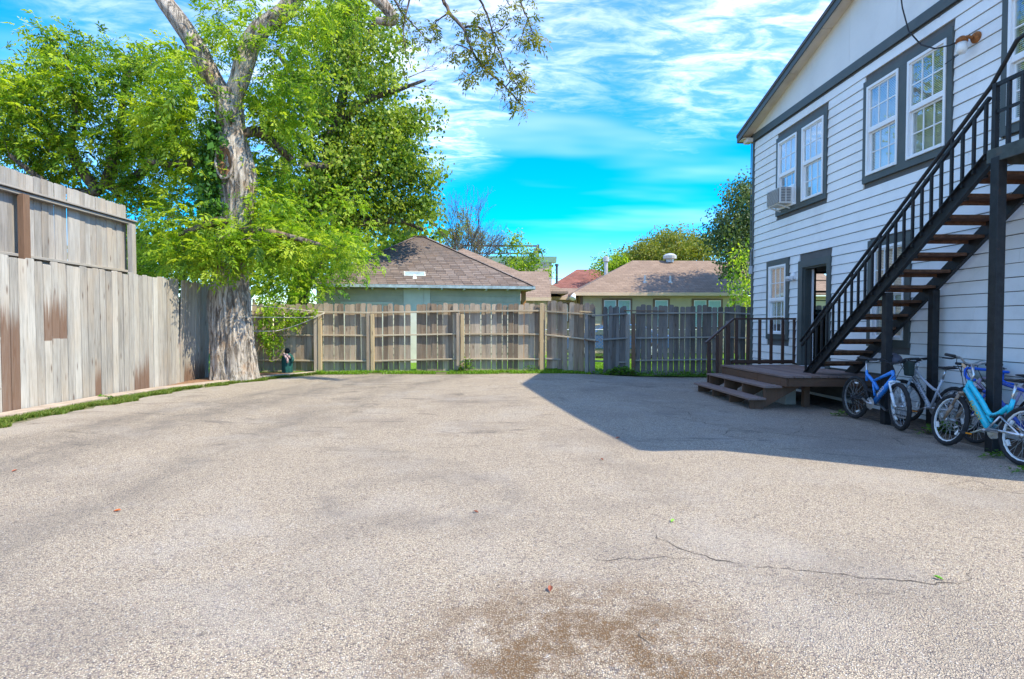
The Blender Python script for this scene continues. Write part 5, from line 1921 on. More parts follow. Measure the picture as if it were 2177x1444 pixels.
# ---------------------------------------------------------------- the big old tree by the fence
YT = 13.3
t1 = thing('old_tree', 'huge old tree with pale furrowed bark growing against the left fence', 'tree', (-5.95, 13.3, .1))
tp = [(499, 818, 57), (498, 790, 52), (495, 740, 47), (492, 690, 44), (488, 620, 41), (490, 560, 38), (497, 500, 36), (503, 440, 36), (502, 392, 43), (499, 355, 44), (495, 318, 37), (492, 280, 31), (488, 235, 31), (484, 195, 30)]
trunk, sk = bark_tube('trunk', [at(a, b, YT) for a, b, _ in tp], [r_ * .88 * YT / 1209 for *_, r_ in tp], M_BARK, t1, n=110, seed=3, ridge=.075, flare=.07, steps=16)
skel1 = list(sk)
def limb(pp, nm='limb', seed=1, Y_=YT, n=28, mat=M_BARK, parent=t1):
    pts = [at(p[0], p[1], p[3] if len(p) > 3 else Y_) for p in pp]
    rad = [p[2] * (p[3] if len(p) > 3 else Y_) / 1209 for p in pp]
    o, s_ = bark_tube(nm, pts, rad, mat, parent, n=n, seed=seed, ridge=.05, steps=8)
    return s_
skel1 += limb([(486, 215, 21), (462, 185, 19), (440, 150, 20), (424, 112, 19), (402, 76, 18), (372, 32, 17), (345, -8, 16), (322, -60, 15), (300, -170, 11)], seed=4)
skel1 += limb([(488, 220, 21), (508, 175, 19), (518, 138, 20), (532, 98, 19), (550, 68, 19), (578, 46, 18), (606, 24, 17), (636, -20, 16), (690, -70, 14, 12.9), (780, -90, 12, 12.4), (880, -80, 9, 12.0), (985, -60, 7, 11.6), (1110, -50, 4, 11.4)], seed=5)
skel1 += limb([(690, -70, 12, 12.9), (745, -50, 13, 12.9), (790, -14, 13, 12.9), (822, 18, 12, 12.9), (836, 40, 11, 12.9), (826, 46, 9, 12.9), (800, 44, 7, 12.9)], seed=6)
skel1 += limb([(505, 290, 12), (545, 280, 11, 13.6), (575, 300, 9, 14.0), (620, 340, 7, 14.3)], seed=7, n=14, mat=M_BARKD)
skel1 += limb([(480, 350, 10), (420, 345, 9, 13.5), (360, 350, 7, 13.8), (310, 340, 5, 14)], seed=8, n=14, mat=M_BARKD)
skel1 += limb([(500, 480, 11), (470, 470, 9, 12.9), (430, 480, 7, 12.6), (380, 500, 4, 12.5)], seed=9, n=12, mat=M_BARKD)
skel1 += limb([(500, 500, 11), (540, 490, 9, 12.8), (600, 500, 7, 12.8), (680, 520, 4, 13)], seed=10, n=12, mat=M_BARKD)
# hollow scar on the burl
sc_ = at(478, 345, 12.88)
V, F_ = [], []
for i in range(9):
    for k in range(18):
        a = 2 * math.pi * k / 18
        t = i / 8
        rr_ = (1 - t) * (1 + .15 * math.sin(a * 3 + i))
        V.append((sc_.x + math.cos(a) * .17 * rr_ + .02 * t, sc_.y - .02 + .10 * t * t - .02 * math.sin(a * 4), sc_.z + math.sin(a) * .34 * rr_))
for i in range(8):
    for k in range(18):
        l = (k + 1) % 18
        F_.append((i * 18 + k, i * 18 + l, (i + 1) * 18 + l, (i + 1) * 18 + k))
MB().raw(V, F_).build('hollow', M_SCAR, t1, smooth=True)
rimp = [(sc_.x + math.cos(2 * math.pi * k / 20) * .185, sc_.y - .03, sc_.z + math.sin(2 * math.pi * k / 20) * .36) for k in range(20)]
MB().tube(rimp, [.032 + .014 * math.sin(k * 1.9) for k in range(20)], 8, closed=True).build('scar_lip', M_BARK, t1, smooth=True)

b1 = [(400, 150, 60, 60, 13.2, 1.0, 26), (360, 215, 55, 45, 13.4, 1.0, 24), (500, 40, 70, 45, 13.6, 1.0, 18), (620, 60, 60, 60, 13.2, 1.2, 22),
      (405, 255, 60, 60, 13.5, 1.0, 30), (385, 350, 70, 70, 13.8, .9, 40), (600, 190, 70, 90, 13.8, 1.0, 42), (585, 320, 60, 90, 14.0, .9, 40), (550, 440, 50, 50, 13.6, .8, 24),
      (480, 512, 95, 26, 12.8, .5, 30), (390, 505, 75, 50, 13.2, .7, 32), (595, 512, 75, 44, 13.2, .7, 28), (680, 520, 70, 45, 13.6, .8, 20), (460, 560, 60, 22, 12.6, .3, 12),
      (700, 30, 70, 50, 13.0, 1.0, 16), (470, 70, 50, 40, 13.4, .8, 10)]
c1 = blob_centres(b1, 1)
branchwork('branches', skel1, c1, M_BARKD, t1, 2)
crown(t1, 'foliage', sprays('foliage', c1, 19, .20, M_LEAF1, 3, L=.105, W=.040, k=9))
# twigs hanging into the sky at the top, thinly leaved
hang = []
r_ = random.Random(12)
def droop_twig(start, pts, seed):
    path = [at(*s) for s in pts]
    return path
mbh = MB()
hc = []
for (pts, r0) in (
    ([(930, -30, 11.8), (955, 25, 11.7), (985, 60, 11.6), (1005, 110, 11.5), (1035, 150, 11.5), (1075, 185, 11.4), (1108, 222, 11.4)], 9),
    ([(985, 60, 11.6), (1010, 55, 11.5), (1040, 75, 11.4), (1062, 110, 11.4), (1078, 150, 11.4), (1095, 175, 11.3), (1110, 200, 11.3)], 5),
    ([(1000, -40, 11.6), (1030, 20, 11.6), (1045, 60, 11.6), (1052, 110, 11.5), (1030, 140, 11.5)], 6),
    ([(1095, -50, 11.4), (1108, 5, 11.4), (1122, 40, 11.4), (1133, 70, 11.4), (1150, 85, 11.4)], 5),
    ([(1122, 40, 11.4), (1112, 70, 11.4), (1105, 95, 11.4)], 3),
    ([(1133, 70, 11.4), (1120, 92, 11.4)], 3),
    ([(1035, 150, 11.5), (1020, 135, 11.5), (1000, 160, 11.5), (985, 150, 11.5)], 4),
    ([(1075, 185, 11.4), (1100, 160, 11.4), (1118, 175, 11.4)], 3),
    ([(955, 25, 11.7), (925, 50, 11.8), (935, 70, 11.8)], 4),
    ([(1005, 110, 11.5), (975, 95, 11.5), (962, 105, 11.5)], 4),
    ([(1060, -40, 11.5), (1078, 0, 11.5), (1083, 14, 11.5)], 4),
    ([(1040, 75, 11.4), (1070, 60, 11.4), (1082, 40, 11.4)], 4),
    ([(880, -60, 12.0), (870, 0, 12), (858, 60, 12), (862, 110, 12)], 6),
    ([(820, -40, 12.5), (850, 20, 12.3), (885, 60, 12.2), (915, 90, 12.1)], 6),
):
    P_, R_ = limb_path([at(*p) for p in pts], [r0 * .0046 * (1 - .75 * i / (len(pts) - 1)) for i in range(len(pts))], 6)
    P_ = [p + Vector((r_.uniform(-1, 1), r_.uniform(-1, 1), r_.uniform(-1, 1))) * .012 for p in P_]
    mbh.tube(P_, R_, 6, cap=False)
    for i in range(4, len(P_)):
        if r_.random() < .60:
            e = P_[i] + Vector((r_.uniform(-1, 1), r_.uniform(-1, 1), r_.uniform(-1.1, .5))) * .17
            mbh.tube([P_[i], (P_[i] + e) / 2 + Vector((0, 0, .02)), e], [.006, .005, .004], 4, cap=False)
            if r_.random() < .8:
                hc.append(e)
            if r_.random() < .5:
                e2 = e + Vector((r_.uniform(-1, 1), r_.uniform(-1, 1), r_.uniform(-1.1, .5))) * .11
                mbh.tube([e, e2], [.004, .003], 4, cap=False)
                hc.append(e2)
stuff(mbh.build('hanging_twigs', M_BARKD, t1, smooth=True))
crown(t1, 'hanging_leaves', sprays('hanging_leaves', [tuple(p) for p in hc], 3, .04, M_LEAF5, 5, L=.085, W=.03, k=7))
# ivy on the shaded flank of the trunk
r2 = np.random.RandomState(4)
iv = []
for i in range(150):
    py = r2.uniform(250, 470)
    px = r2.uniform(445, 478) + (0 if py < 330 else -6)
    iv.append(tuple(at(px, py, YT - r2.uniform(-.1, .34))))
crown(t1, 'ivy', sprays('ivy', iv, 7, .10, M_IVY, 6, L=.085, W=.07, k=4, style='simple'))

# ---------------------------------------------------------------- leafy tree beyond the left fences
t2 = thing('left_tree', 'broad leafy tree spreading above the tall fence at far left', 'tree', (-10.4, 15.2, .1))
_, s2 = bark_tube('trunk', [(-10.4, 15.2, 0), (-10.3, 15.1, 1.5), (-10.1, 15.2, 3.2), (-9.9, 15.0, 4.4)], [.28, .24, .2, .16], M_BARKD, t2, n=20, seed=11)
for pp in ([(210, 410, 13, 15), (150, 330, 9, 15), (90, 250, 6, 15), (40, 170, 4, 15)], [(225, 400, 13, 15), (250, 300, 9, 15.2), (260, 220, 6, 15.2), (280, 120, 4, 15)],
           [(240, 410, 11, 15), (320, 350, 8, 15.2), (380, 270, 5, 15.4)], [(150, 330, 7, 15), (160, 220, 5, 14.6), (140, 120, 3, 14.5)], [(210, 410, 9, 15), (120, 400, 6, 14.5), (20, 330, 4, 14)]):
    s2 += limb(pp, seed=pp[0][0], n=12, mat=M_BARKD, parent=t2)
b2 = [(50, 190, 70, 45, 14.6, 1.2, 34), (150, 170, 70, 55, 14.8, 1.2, 40), (115, 75, 24, 26, 14.5, .4, 9), (190, 95, 20, 28, 14.7, .4, 7), (125, 120, 40, 26, 14.6, .5, 12), (60, 270, 70, 55, 14.6, 1.2, 38), (180, 260, 85, 55, 15, 1.2, 48),
      (265, 150, 55, 50, 15, 1.0, 26), (300, 240, 75, 70, 15.2, 1.2, 46), (15, 235, 40, 80, 14.2, 1.0, 24), (120, 330, 80, 28, 15, 1.0, 20), (260, 330, 80, 45, 15.2, 1.0, 24), (335, 330, 60, 60, 15.2, 1.0, 26), (5, 150, 18, 24, 14, .4, 5),
      (260, 395, 60, 22, 15.2, .8, 8), (350, 130, 45, 40, 14.8, .8, 14), (60, 345, 60, 22, 14.8, .8, 12), (150, 375, 60, 22, 15, .8, 14), (230, 400, 50, 24, 15.2, .8, 14), (300, 400, 40, 40, 15.2, .8, 16)]
c2 = blob_centres(b2, 2)
branchwork('branches', s2, c2, M_BARKD, t2, 3)
crown(t2, 'foliage', sprays('foliage', c2, 18, .20, M_LEAF2, 8, L=.11, W=.042, k=9))

# shrubbery behind the left fence
t12 = thing('fence_shrub', 'dense green shrub rising behind the left fence beside the old tree', 'shrub', (-8.2, 15.4, .1))
_, s12 = bark_tube('stem', [(-8.3, 15.4, 0), (-8.25, 15.5, 1.6), (-8.0, 15.5, 3.2)], [.07, .05, .03], M_BARKD, t12, n=10, seed=2)
b12 = [(340, 520, 60, 70, 15.2, .8, 42), (420, 530, 50, 70, 15.0, .7, 36), (330, 590, 70, 30, 15.0, .6, 20), (300, 500, 30, 50, 15.4, .6, 16), (350, 440, 50, 40, 15.2, .7, 22), (425, 440, 40, 40, 15.0, .6, 16)]
c12 = blob_centres(b12, 4)
branchwork('branches', s12, c12, M_BARKD, t12, 5)
crown(t12, 'foliage', sprays('foliage', c12, 16, .24, M_LEAF2, 9, L=.085, W=.034, k=8))

# ---------------------------------------------------------------- tall round leaved tree behind the corner
t3 = thing('corner_tree', 'tall dense tree with small rounded leaves behind the fence corner', 'tree', (-6.9, 20.8, .1))
_, s3 = bark_tube('trunk', [(-6.9, 20.8, 0), (-6.8, 20.7, 2.5), (-6.2, 20.6, 5), (-5.6, 20.5, 7.5), (-5.0, 20.4, 10), (-4.6, 20.4, 12.5)], [.42, .34, .28, .22, .16, .08], M_BARKD, t3, n=20, seed=5)
for pp in ([(640, 480, 16, 20.5), (700, 420, 12, 20.2), (780, 380, 8, 20), (860, 330, 5, 20)], [(660, 370, 13, 20.4), (720, 350, 11, 19.6), (690, 355, 9, 19.2), (640, 352, 6, 19)], [(690, 300, 12, 20.4), (770, 220, 8, 20.4), (850, 190, 5, 20.4), (905, 170, 2.5, 20.4)],
           [(700, 260, 11, 20.4), (640, 180, 8, 20.4), (590, 110, 5, 20.4)], [(720, 180, 9, 20.4), (770, 100, 6, 20.4), (800, 40, 3, 20.4)], [(650, 440, 12, 20.5), (760, 470, 9, 20), (850, 470, 6, 20), (900, 490, 3, 20)]):
    s3 += limb(pp, seed=pp[0][0] % 17, n=12, mat=M_BARKD, parent=t3)
b3 = [(690, 90, 75, 75, 20.2, 1.6, 60), (640, 230, 75, 90, 20.0, 1.6, 70), (750, 200, 80, 100, 20.4, 1.8, 92), (790, 330, 90, 80, 20.2, 1.8, 92), (710, 370, 90, 80, 19.8, 1.6, 80), (855, 300, 45, 75, 20.4, 1.2, 40), (875, 395, 45, 65, 20.4, 1.2, 42),
      (660, 470, 90, 70, 19.6, 1.3, 70), (765, 445, 85, 45, 20.2, 1.4, 56), (880, 455, 38, 30, 20.4, 1.0, 18), (820, 130, 45, 70, 20.4, 1.0, 22), (750, 40, 70, 40, 20.2, 1.2, 28), (895, 245, 26, 30, 20.4, .6, 6), (600, 400, 50, 70, 19.6, 1.2, 34), (930, 350, 10, 40, 20.4, .5, 4)]
c3 = blob_centres(b3, 6)
branchwork('branches', s3, c3, M_BARKD, t3, 7, r_end=.008)
crown(t3, 'foliage', sprays('foliage', c3, 17, .28, M_LEAF3, 10, L=.115, W=.095, k=7, style='simple'))
# bare dead twigs poking out
mbx = MB()
def dead(start, dirv, L, r0, depth, rnd):
    if depth == 0 or L < .08:
        return
    e = start + dirv * L
    mid = (start + e) / 2 + Vector((rnd.uniform(-1, 1), rnd.uniform(-1, 1), rnd.uniform(-1, 1))) * L * .08
    mbx.tube([start, mid, e], [r0, r0 * .85, r0 * .65], 5, cap=False)
    for k in range(rnd.choice((2, 2, 3))):
        d = (dirv + Vector((rnd.uniform(-1, 1), rnd.uniform(-1, 1), rnd.uniform(-.8, 1))) * .62).normalized()
        dead(start.lerp(e, rnd.uniform(.55, 1)), d, L * rnd.uniform(.55, .8), r0 * .62, depth - 1, rnd)
rn = random.Random(3)
dead(at(868, 165, 20.2), Vector((.8, 0, .35)).normalized(), .55, .022, 4, rn)
dead(at(872, 185, 20.2), Vector((.9, 0, -.1)).normalized(), .45, .02, 4, rn)
dead(at(895, 230, 20.2), Vector((.9, 0, -.3)).normalized(), .35, .015, 3, rn)
stuff(mbx.build('dead_twigs', M_BARK, t3, smooth=True))

# ---------------------------------------------------------------- bright bush drooping over the garage roof
t4 = thing('drooping_tree', 'bright green young tree drooping over the left end of the garage roof', 'tree', (-5.6, 16.9, .1))
_, s4 = bark_tube('trunk', [(-5.6, 16.9, 0), (-5.5, 16.9, 1.6), (-5.1, 16.9, 2.9), (-4.3, 16.9, 3.7)], [.13, .11, .08, .05], M_BARKD, t4, n=14, seed=9)
b4 = [(590, 560, 60, 60, 16.8, .8, 44), (670, 545, 75, 55, 16.9, .8, 56), (725, 520, 50, 40, 17.0, .7, 28), (575, 620, 40, 28, 16.5, .5, 20), (645, 605, 50, 30, 16.7, .6, 28), (755, 560, 35, 28, 16.9, .5, 12), (790, 545, 25, 18, 16.9, .4, 6), (700, 590, 30, 18, 16.8, .3, 6), (625, 640, 24, 10, 16.5, .3, 6),
      (640, 470, 70, 40, 17.2, .6, 26), (740, 450, 55, 36, 17.4, .6, 16)]
c4 = blob_centres(b4, 8)
branchwork('branches', s4, c4, M_BARKD, t4, 9)
crown(t4, 'foliage', sprays('foliage', c4, 16, .24, M_LEAF4, 12, L=.085, W=.038, k=8))

# vine scrambling over the fence corner
vn = thing('corner_vine', 'leafy vine climbing over the back fence corner beside the wires', 'vine', (-6.2, 15.5, .1))
cv = blob_centres([(575, 690, 10, 60, 15.35, .08, 22), (600, 660, 35, 14, 15.4, .1, 14), (628, 690, 14, 24, 15.48, .05, 10), (580, 745, 7, 18, 15.35, .06, 7), (650, 655, 20, 8, 15.5, .08, 5)], 14)
branchwork('stems', [(Vector((-6.25, 15.45, .1)), .02), (Vector((-6.2, 15.42, 1.0)), .015), (Vector((-6.1, 15.42, 1.8)), .012)], cv, M_BARKD, vn, 3)
crown(vn, 'foliage', sprays('foliage', cv, 8, .09, M_LEAF4, 15, L=.10, W=.05, k=4, style='simple'))


# ---------------------------------------------------------------- bare and distant trees
def bare(name, label, base, h, seed, depth=6, r0=.12, spread=.55, mat=M_BARKD, bits=None, leafmat=None):
    rnd = random.Random(seed)
    th2 = thing(name, label, 'tree', base)
    mbt, mbb = MB(), MB()
    tips = []
    def grow(p, d, L, r0_, k):
        e = p + d * L
        m2 = (p + e) / 2 + Vector((rnd.uniform(-1, 1), rnd.uniform(-1, 1), 0)) * L * .06
        (mbt if k == depth else mbb).tube([p, m2, e], [r0_, r0_ * .85, r0_ * .7], 6 if k > 3 else 4, cap=False)
        if k == 0:
            tips.append(e)
            return
        for i in range(rnd.choice((2, 3, 3)) if k > 2 else rnd.choice((2, 2, 3))):
            nd = (d + Vector((rnd.uniform(-1, 1), rnd.uniform(-1, 1), rnd.uniform(-.35, .7))) * spread).normalized()
            grow(p.lerp(e, rnd.uniform(.6, 1) if i else 1.0), nd, L * rnd.uniform(.62, .86), r0_ * .64, k - 1)
    grow(Vector(base), Vector((0, 0, 1)), h * .28, r0, depth)
    mbt.build('trunk', mat, th2, smooth=True)
    stuff(mbb.build('branches', mat, th2, smooth=True))
    if bits:
        cc = [tuple(t_) for t_ in tips if rnd.random() < bits]
        crown(th2, 'foliage', sprays('foliage', cc, 3, .14, leafmat, seed, L=.12, W=.06, k=5, style='simple'))
    return th2


p = at(955, 640, 34)
bare('bare_tree', 'leafless tree with fine upright branches behind the garage ridge', (p.x, 34, 0), 9.8, 5, 8, .12, .48)
p = at(1026, 640, 38)
bare('cypress_tree', 'slender feathery small tree standing right of the leafless tree', (p.x, 38, 0), 9.2, 15, 7, .09, .34, bits=.3, leafmat=M_LEAF5)


def leafy(name, label, base, blobs, mat, seed, per, spread, L, W, k, trunk_r=.2, style='simple', mat_b=M_BARKD, r_end=.012):
    th2 = thing(name, label, 'tree', base)
    cc = blob_centres(blobs, seed)
    top = Vector(cc.mean(0))
    _, s_ = bark_tube('trunk', [Vector(base), Vector(base).lerp(top, .4), Vector(base).lerp(top, .8), top], [trunk_r, trunk_r * .8, trunk_r * .6, trunk_r * .35], mat_b, th2, n=14, seed=seed)
    branchwork('branches', s_, cc, mat_b, th2, seed, r_end=r_end, maxlen=20)
    crown(th2, 'foliage', sprays('foliage', cc, per, spread, mat, seed + 1, L=L, W=W, k=k, style=style))


p = at(1105, 640, 34)
leafy('young_tree', 'bushy young green tree with upright shoots in front of the brick building', (p.x, 34, 0),
      [(1112, 562, 30, 18, 34, .8, 34), (1078, 525, 8, 26, 34, .4, 9), (1098, 520, 8, 24, 34, .4, 8), (1118, 528, 8, 18, 34, .4, 6), (1140, 535, 7, 24, 34, .4, 8), (1162, 578, 8, 10, 34, .3, 5)], M_LEAF2, 21, 12, .22, .12, .085, 6, .09)
p = at(1430, 640, 42)
leafy('round_oak', 'rounded olive green tree crown rising behind the tan house roof', (p.x, 42, 0),
      [(1430, 530, 75, 26, 42, 3, 120), (1390, 545, 45, 22, 41, 2, 60), (1480, 535, 50, 26, 42, 2, 60), (1440, 510, 40, 14, 42, 1.5, 26), (1350, 555, 30, 14, 41, 1.5, 30)], M_LEAF5, 23, 22, .42, .15, .10, 6, .35)
p = at(1305, 640, 40)
leafy('green_bush_tree', 'small dark green tree left of the tan house ridge behind its flue', (p.x, 40, 0),
      [(1310, 560, 30, 16, 40, 1.2, 44), (1290, 565, 18, 12, 40, 1, 16)], M_LEAF2, 25, 16, .32, .14, .10, 6, .12)
leafy('evergreen_oak', 'dark dense tree standing tall beside the far corner of the white house', (14.2, 24.5, 0),
      [(1580, 440, 40, 45, 24, 1.2, 60), (1560, 500, 45, 40, 24, 1.2, 60), (1600, 510, 60, 60, 24.5, 1.6, 80), (1575, 410, 18, 20, 24, .6, 12), (1540, 490, 25, 16, 23.8, .6, 14), (1585, 560, 50, 30, 24.2, 1.2, 40), (1660, 470, 60, 70, 25, 1.6, 90), (1714, 410, 90, 80, 26, 1.5, 110), (1760, 440, 60, 90, 26, 1.5, 70), (1755, 265, 100, 80, 25, 1.6, 130), (1720, 340, 70, 60, 25.4, 1.5, 80)], M_LEAF6, 27, 16, .27, .105, .075, 7, .26)  # blobs behind the white house: unseen crown added to shade the tan roof
leafy('half_bare_shrub', 'half bare shrub with yellow green leaves between tan house and white house', (9.6, 20.0, 0),
      [(1578, 560, 22, 40, 20, .7, 22), (1582, 610, 20, 40, 20, .6, 26), (1590, 650, 20, 20, 19.5, .5, 18), (1560, 590, 14, 20, 20, .4, 6)], M_LEAF2, 29, 6, .22, .10, .06, 5, .06, mat_b=M_BARK)
# wood behind everything on the left, closing the view between the trees
leafy('far_tree', 'distant dark green tree showing low between the trunks at left', (-22, 44, 0),
      [(330, 560, 160, 60, 44, 3, 120), (560, 520, 160, 80, 44, 3, 130), (800, 520, 120, 60, 42, 3, 80)], M_LEAF3, 31, 14, .8, .34, .28, 5, .3)

# ================================================================== bicycles
M_CHROME = paint('alloy', (0.62, 0.63, 0.65), 0.3, 0.06, 20, metal=0.85)
M_SPOKE = paint('spoke_steel', (0.42, 0.43, 0.45), 0.4, 0.1, 20, metal=0.8)
M_GRIP = paint('grip_black', (0.022, 0.022, 0.025), 0.75, 0.2, 30)
M_SAD = paint('saddle_black', (0.028, 0.028, 0.03), 0.45, 0.15, 20)
M_REFL = paint('reflector', (0.75, 0.77, 0.78), 0.25)
M_ORANGE = paint('reflector_orange', (0.75, 0.24, 0.02), 0.3)


def paintm(name, col):
    return paint(name, col, 0.28, 0.06, 14, coat=0.5)


def torus(mb, c, ax, R0, r0, n=40, m=8, knob=0.0):
    ax = Vector(ax).normalized()
    s = ax.cross(Vector((0, 0, 1)))
    if s.length < .1:
        s = ax.cross(Vector((1, 0, 0)))
    s.normalize(); t = ax.cross(s)
    pts = [Vector(c) + (s * math.cos(2 * math.pi * i / n) + t * math.sin(2 * math.pi * i / n)) * R0 for i in range(n)]
    mb.tube(pts, [r0 + (knob if i % 2 else 0) for i in range(n)], m, closed=True)


def wheel(parent, c, ax, R0, tyre_r, rim_mat, knob=0.0, disc=False, seed=0):
    c = Vector(c); ax = Vector(ax).normalized()
    hub = MB().lathe(c - ax * .05, ax, [(.012, -.015), (.03, 0), (.018, .012), (.018, .088), (.03, .10), (.012, .115)], 10).build('wheel', M_CHROME, parent, local=True, smooth=True)
    mb = MB(); torus(mb, c, ax, R0 - tyre_r, tyre_r, 44, 8, knob)
    mb.build('tyre', M_TYRE, hub, smooth=not knob)
    # rim: flat ring
    s = ax.cross(Vector((0, 0, 1))).normalized(); t = ax.cross(s)
    mb = MB()
    n = 40
    ro, ri, hw = R0 - tyre_r * 1.75, R0 - tyre_r * 1.75 - .016, .011
    V = []
    for i in range(n):
        d = s * math.cos(2 * math.pi * i / n) + t * math.sin(2 * math.pi * i / n)
        V += [c + d * ro - ax * hw, c + d * ro + ax * hw, c + d * ri + ax * hw * .8, c + d * ri - ax * hw * .8]
    F_ = []
    for i in range(n):
        j = (i + 1) % n
        for k in range(4):
            l = (k + 1) % 4
            F_.append((i * 4 + k, i * 4 + l, j * 4 + l, j * 4 + k))
    mb.raw(V, F_)
    mb.build('rim', rim_mat, hub)
    mb = MB()
    for i in range(28):
        a = 2 * math.pi * i / 28
        b = a + (.55 if (i // 2) % 2 else -.55)
        sd = 1 if i % 2 else -1
        p = c + (s * math.cos(b) + t * math.sin(b)) * .025 + ax * (sd * .035)
        e = c + (s * math.cos(a) + t * math.sin(a)) * ri
        mb.beam(p, e, .0032, .0032, up=ax)
    stuff(mb.build('spokes', M_SPOKE, hub))
    for a in (random.Random(seed).uniform(0, 6), random.Random(seed + 1).uniform(0, 6)):
        d = s * math.cos(a) + t * math.sin(a)
        e = ax.cross(d)
        p = c + d * (ri * .86)
        MB().hexa([p - e * .035 - d * .012 - ax * .012, p + e * .035 - d * .012 - ax * .012, p + e * .035 - d * .012 + ax * .012, p - e * .035 - d * .012 + ax * .012,
                   p - e * .03 + d * .012 - ax * .012, p + e * .03 + d * .012 - ax * .012, p + e * .03 + d * .012 + ax * .012, p - e * .03 + d * .012 + ax * .012]).build('reflector', M_REFL, hub)
    return hub


def bicycle(label, rear, front, lean, steer, kind, M_F, M_FORK, rim, R0=.33, tyre=.026, knob=.003, saddle_z=.92, bar='flat', text=None, tcol=None, M_BAR=None, sad_mat=None, bar_z=.95, fork_mat2=None):
    rear = Vector(rear); front = Vector(front)
    fw = front - rear
    yaw = math.atan2(fw.y, fw.x)
    wb = fw.length
    o = thing('bicycle', label, 'bicycle', (rear.x, rear.y, gz(rear.x, rear.y) - .004 + .01), 'bicycles parked under the stairs', rot=(lean, 0, yaw))
    V_ = Vector
    bb = V_((.43, 0, .285)); rh = V_((0, 0, R0)); fh = V_((wb, 0, R0))
    hb = V_((wb - .155, 0, .66)); ht = V_((wb - .205, 0, .80))
    axs = (ht - hb).normalized()
    Mst = Matrix.Translation(hb) @ Matrix.Rotation(steer, 4, axs) @ Matrix.Translation(-hb)
    S = lambda p: Mst @ V_(p)
    Sd = lambda p: Matrix.Rotation(steer, 3, axs) @ V_(p)
    B = lambda nm, mb, mt, sm=True, par=o: mb.build(nm, mt, par, smooth=sm, local=(par is o))
    st = V_((.26, 0, .70))
    f = MB()
    if kind == 'hard':
        f.tube([hb, ht], .020, 10).tube([ht - axs * .02, st + V_((.01, 0, -.03))], .018, 10).tube([hb + axs * .02, bb], .024, 10).tube([bb, st], .017, 10)
        for s in (-1, 1):
            f.tube([bb + V_((0, s * .03, 0)), rh + V_((0, s * .065, 0))], .010, 6).tube([st + V_((0, s * .018, -.05)), rh + V_((0, s * .065, 0))], .008, 6)
    elif kind == 'curved':
        f.tube([hb, ht], .021, 10)
        f.tube(limb_path([ht - axs * .02, V_((.62, 0, .66)), V_((.42, 0, .56)), V_((.315, 0, .54))], [.02, .019, .017, .016], 6)[0], .019, 10).tube([hb + axs * .02, bb], .027, 10).tube([bb, st], .017, 10)
        for s in (-1, 1):
            f.tube([bb + V_((0, s * .03, 0)), rh + V_((0, s * .065, 0))], .010, 6).tube([V_((.315, s * .018, .54)), rh + V_((0, s * .065, 0))], .008, 6)
    elif kind == 'susp':
        f.tube([hb, ht], .024, 10).tube([hb + axs * .05, bb + V_((.04, 0, .03))], [.034, .040], 12)
        mid = V_((.52, 0, .50))
        f.tube([V_((.235, 0, .70)), V_((.28, 0, .68)), V_((.42, 0, .60)), mid], [.022, .026, .026, .024], 10)
        f.tube([ht - axs * .02, V_((.42, 0, .62))], [.024, .020], 10)
        f.tube([V_((.25, 0, .60)), V_((.235, 0, .76))], .019, 10).tube([V_((.40, 0, .58)), V_((.46, 0, .40))], .016, 8)
    else:
        f.tube([hb, ht], .028, 10).tube([hb + axs * .05, bb + V_((.02, 0, .02))], [.040, .036], 12)
        f.tube(limb_path([ht - axs * .03, V_((.61, 0, .60)), V_((.48, 0, .47)), V_((.38, 0, .47)), V_((.25, 0, .58))], [.034] * 5, 6)[0], .027, 12)
        f.tube([V_((.235, 0, .50)), V_((.215, 0, .66))], .022, 10).tube([V_((.43, 0, .42)), V_((.24, 0, .585))], .018, 10).tube([V_((.50, 0, .45)), V_((.42, 0, .38))], .016, 8)
    fr = B('frame', f, M_F)
    if kind in ('susp', 'teal'):
        sw = MB()
        for s in (-1, 1):
            sw.tube([bb + V_((-.02, s * .04, .02)), rh + V_((0, s * .068, 0))], .014, 8).tube([V_((.30, s * .03, .46)), rh + V_((0, s * .068, 0))], .010, 6).tube([V_((.30, s * .03, .46)), bb + V_((-.02, s * .04, .02))], .011, 6)
        B('swing_arm', sw, M_GRIP if kind == 'susp' else M_CHROME)
        sh = MB().tube([V_((.30, 0, .47)), V_((.46, 0, .44))], .012, 8)
        for k in range(7):
            p = V_((.32 + k * .018, 0, .467 - k * .0034))
            torus(sh, p, (1, 0, -.18), .026, .005, 12, 5)
        B('shock', sh, M_GRIP)
    # seat post and saddle
    sp0 = V_((.245, 0, .60)) if kind in ('susp', 'teal') else st
    s1 = V_((.21 if kind != 'curved' else .22, 0, saddle_z - .03))
    B('seat_post', MB().tube([sp0, s1], .013, 8), M_CHROME)
    sd = MB()
    secs = [(-.13, .075, .03), (-.10, .080, .04), (-.03, .060, .042), (.05, .028, .036), (.13, .018, .026), (.155, .010, .012)]
    rings = []
    for (dx, wd, hh) in secs:
        rings.append([V_((s1.x + dx, wd * math.cos(a), saddle_z + hh * .5 * math.sin(a) + (.012 if dx < -.09 else 0))) for a in [2 * math.pi * k / 12 for k in range(12)]])
    vv_ = [p for r_ in rings for p in r_]
    ff_ = [(i * 12 + k, i * 12 + (k + 1) % 12, (i + 1) * 12 + (k + 1) % 12, (i + 1) * 12 + k) for i in range(5) for k in range(12)] + [tuple(range(11, -1, -1)), tuple(60 + k for k in range(12))]
    sd.raw(vv_, ff_)
    B('saddle', sd, sad_mat or M_SAD)
    # fork
    fk = MB()
    cr = S(hb - axs * .015)
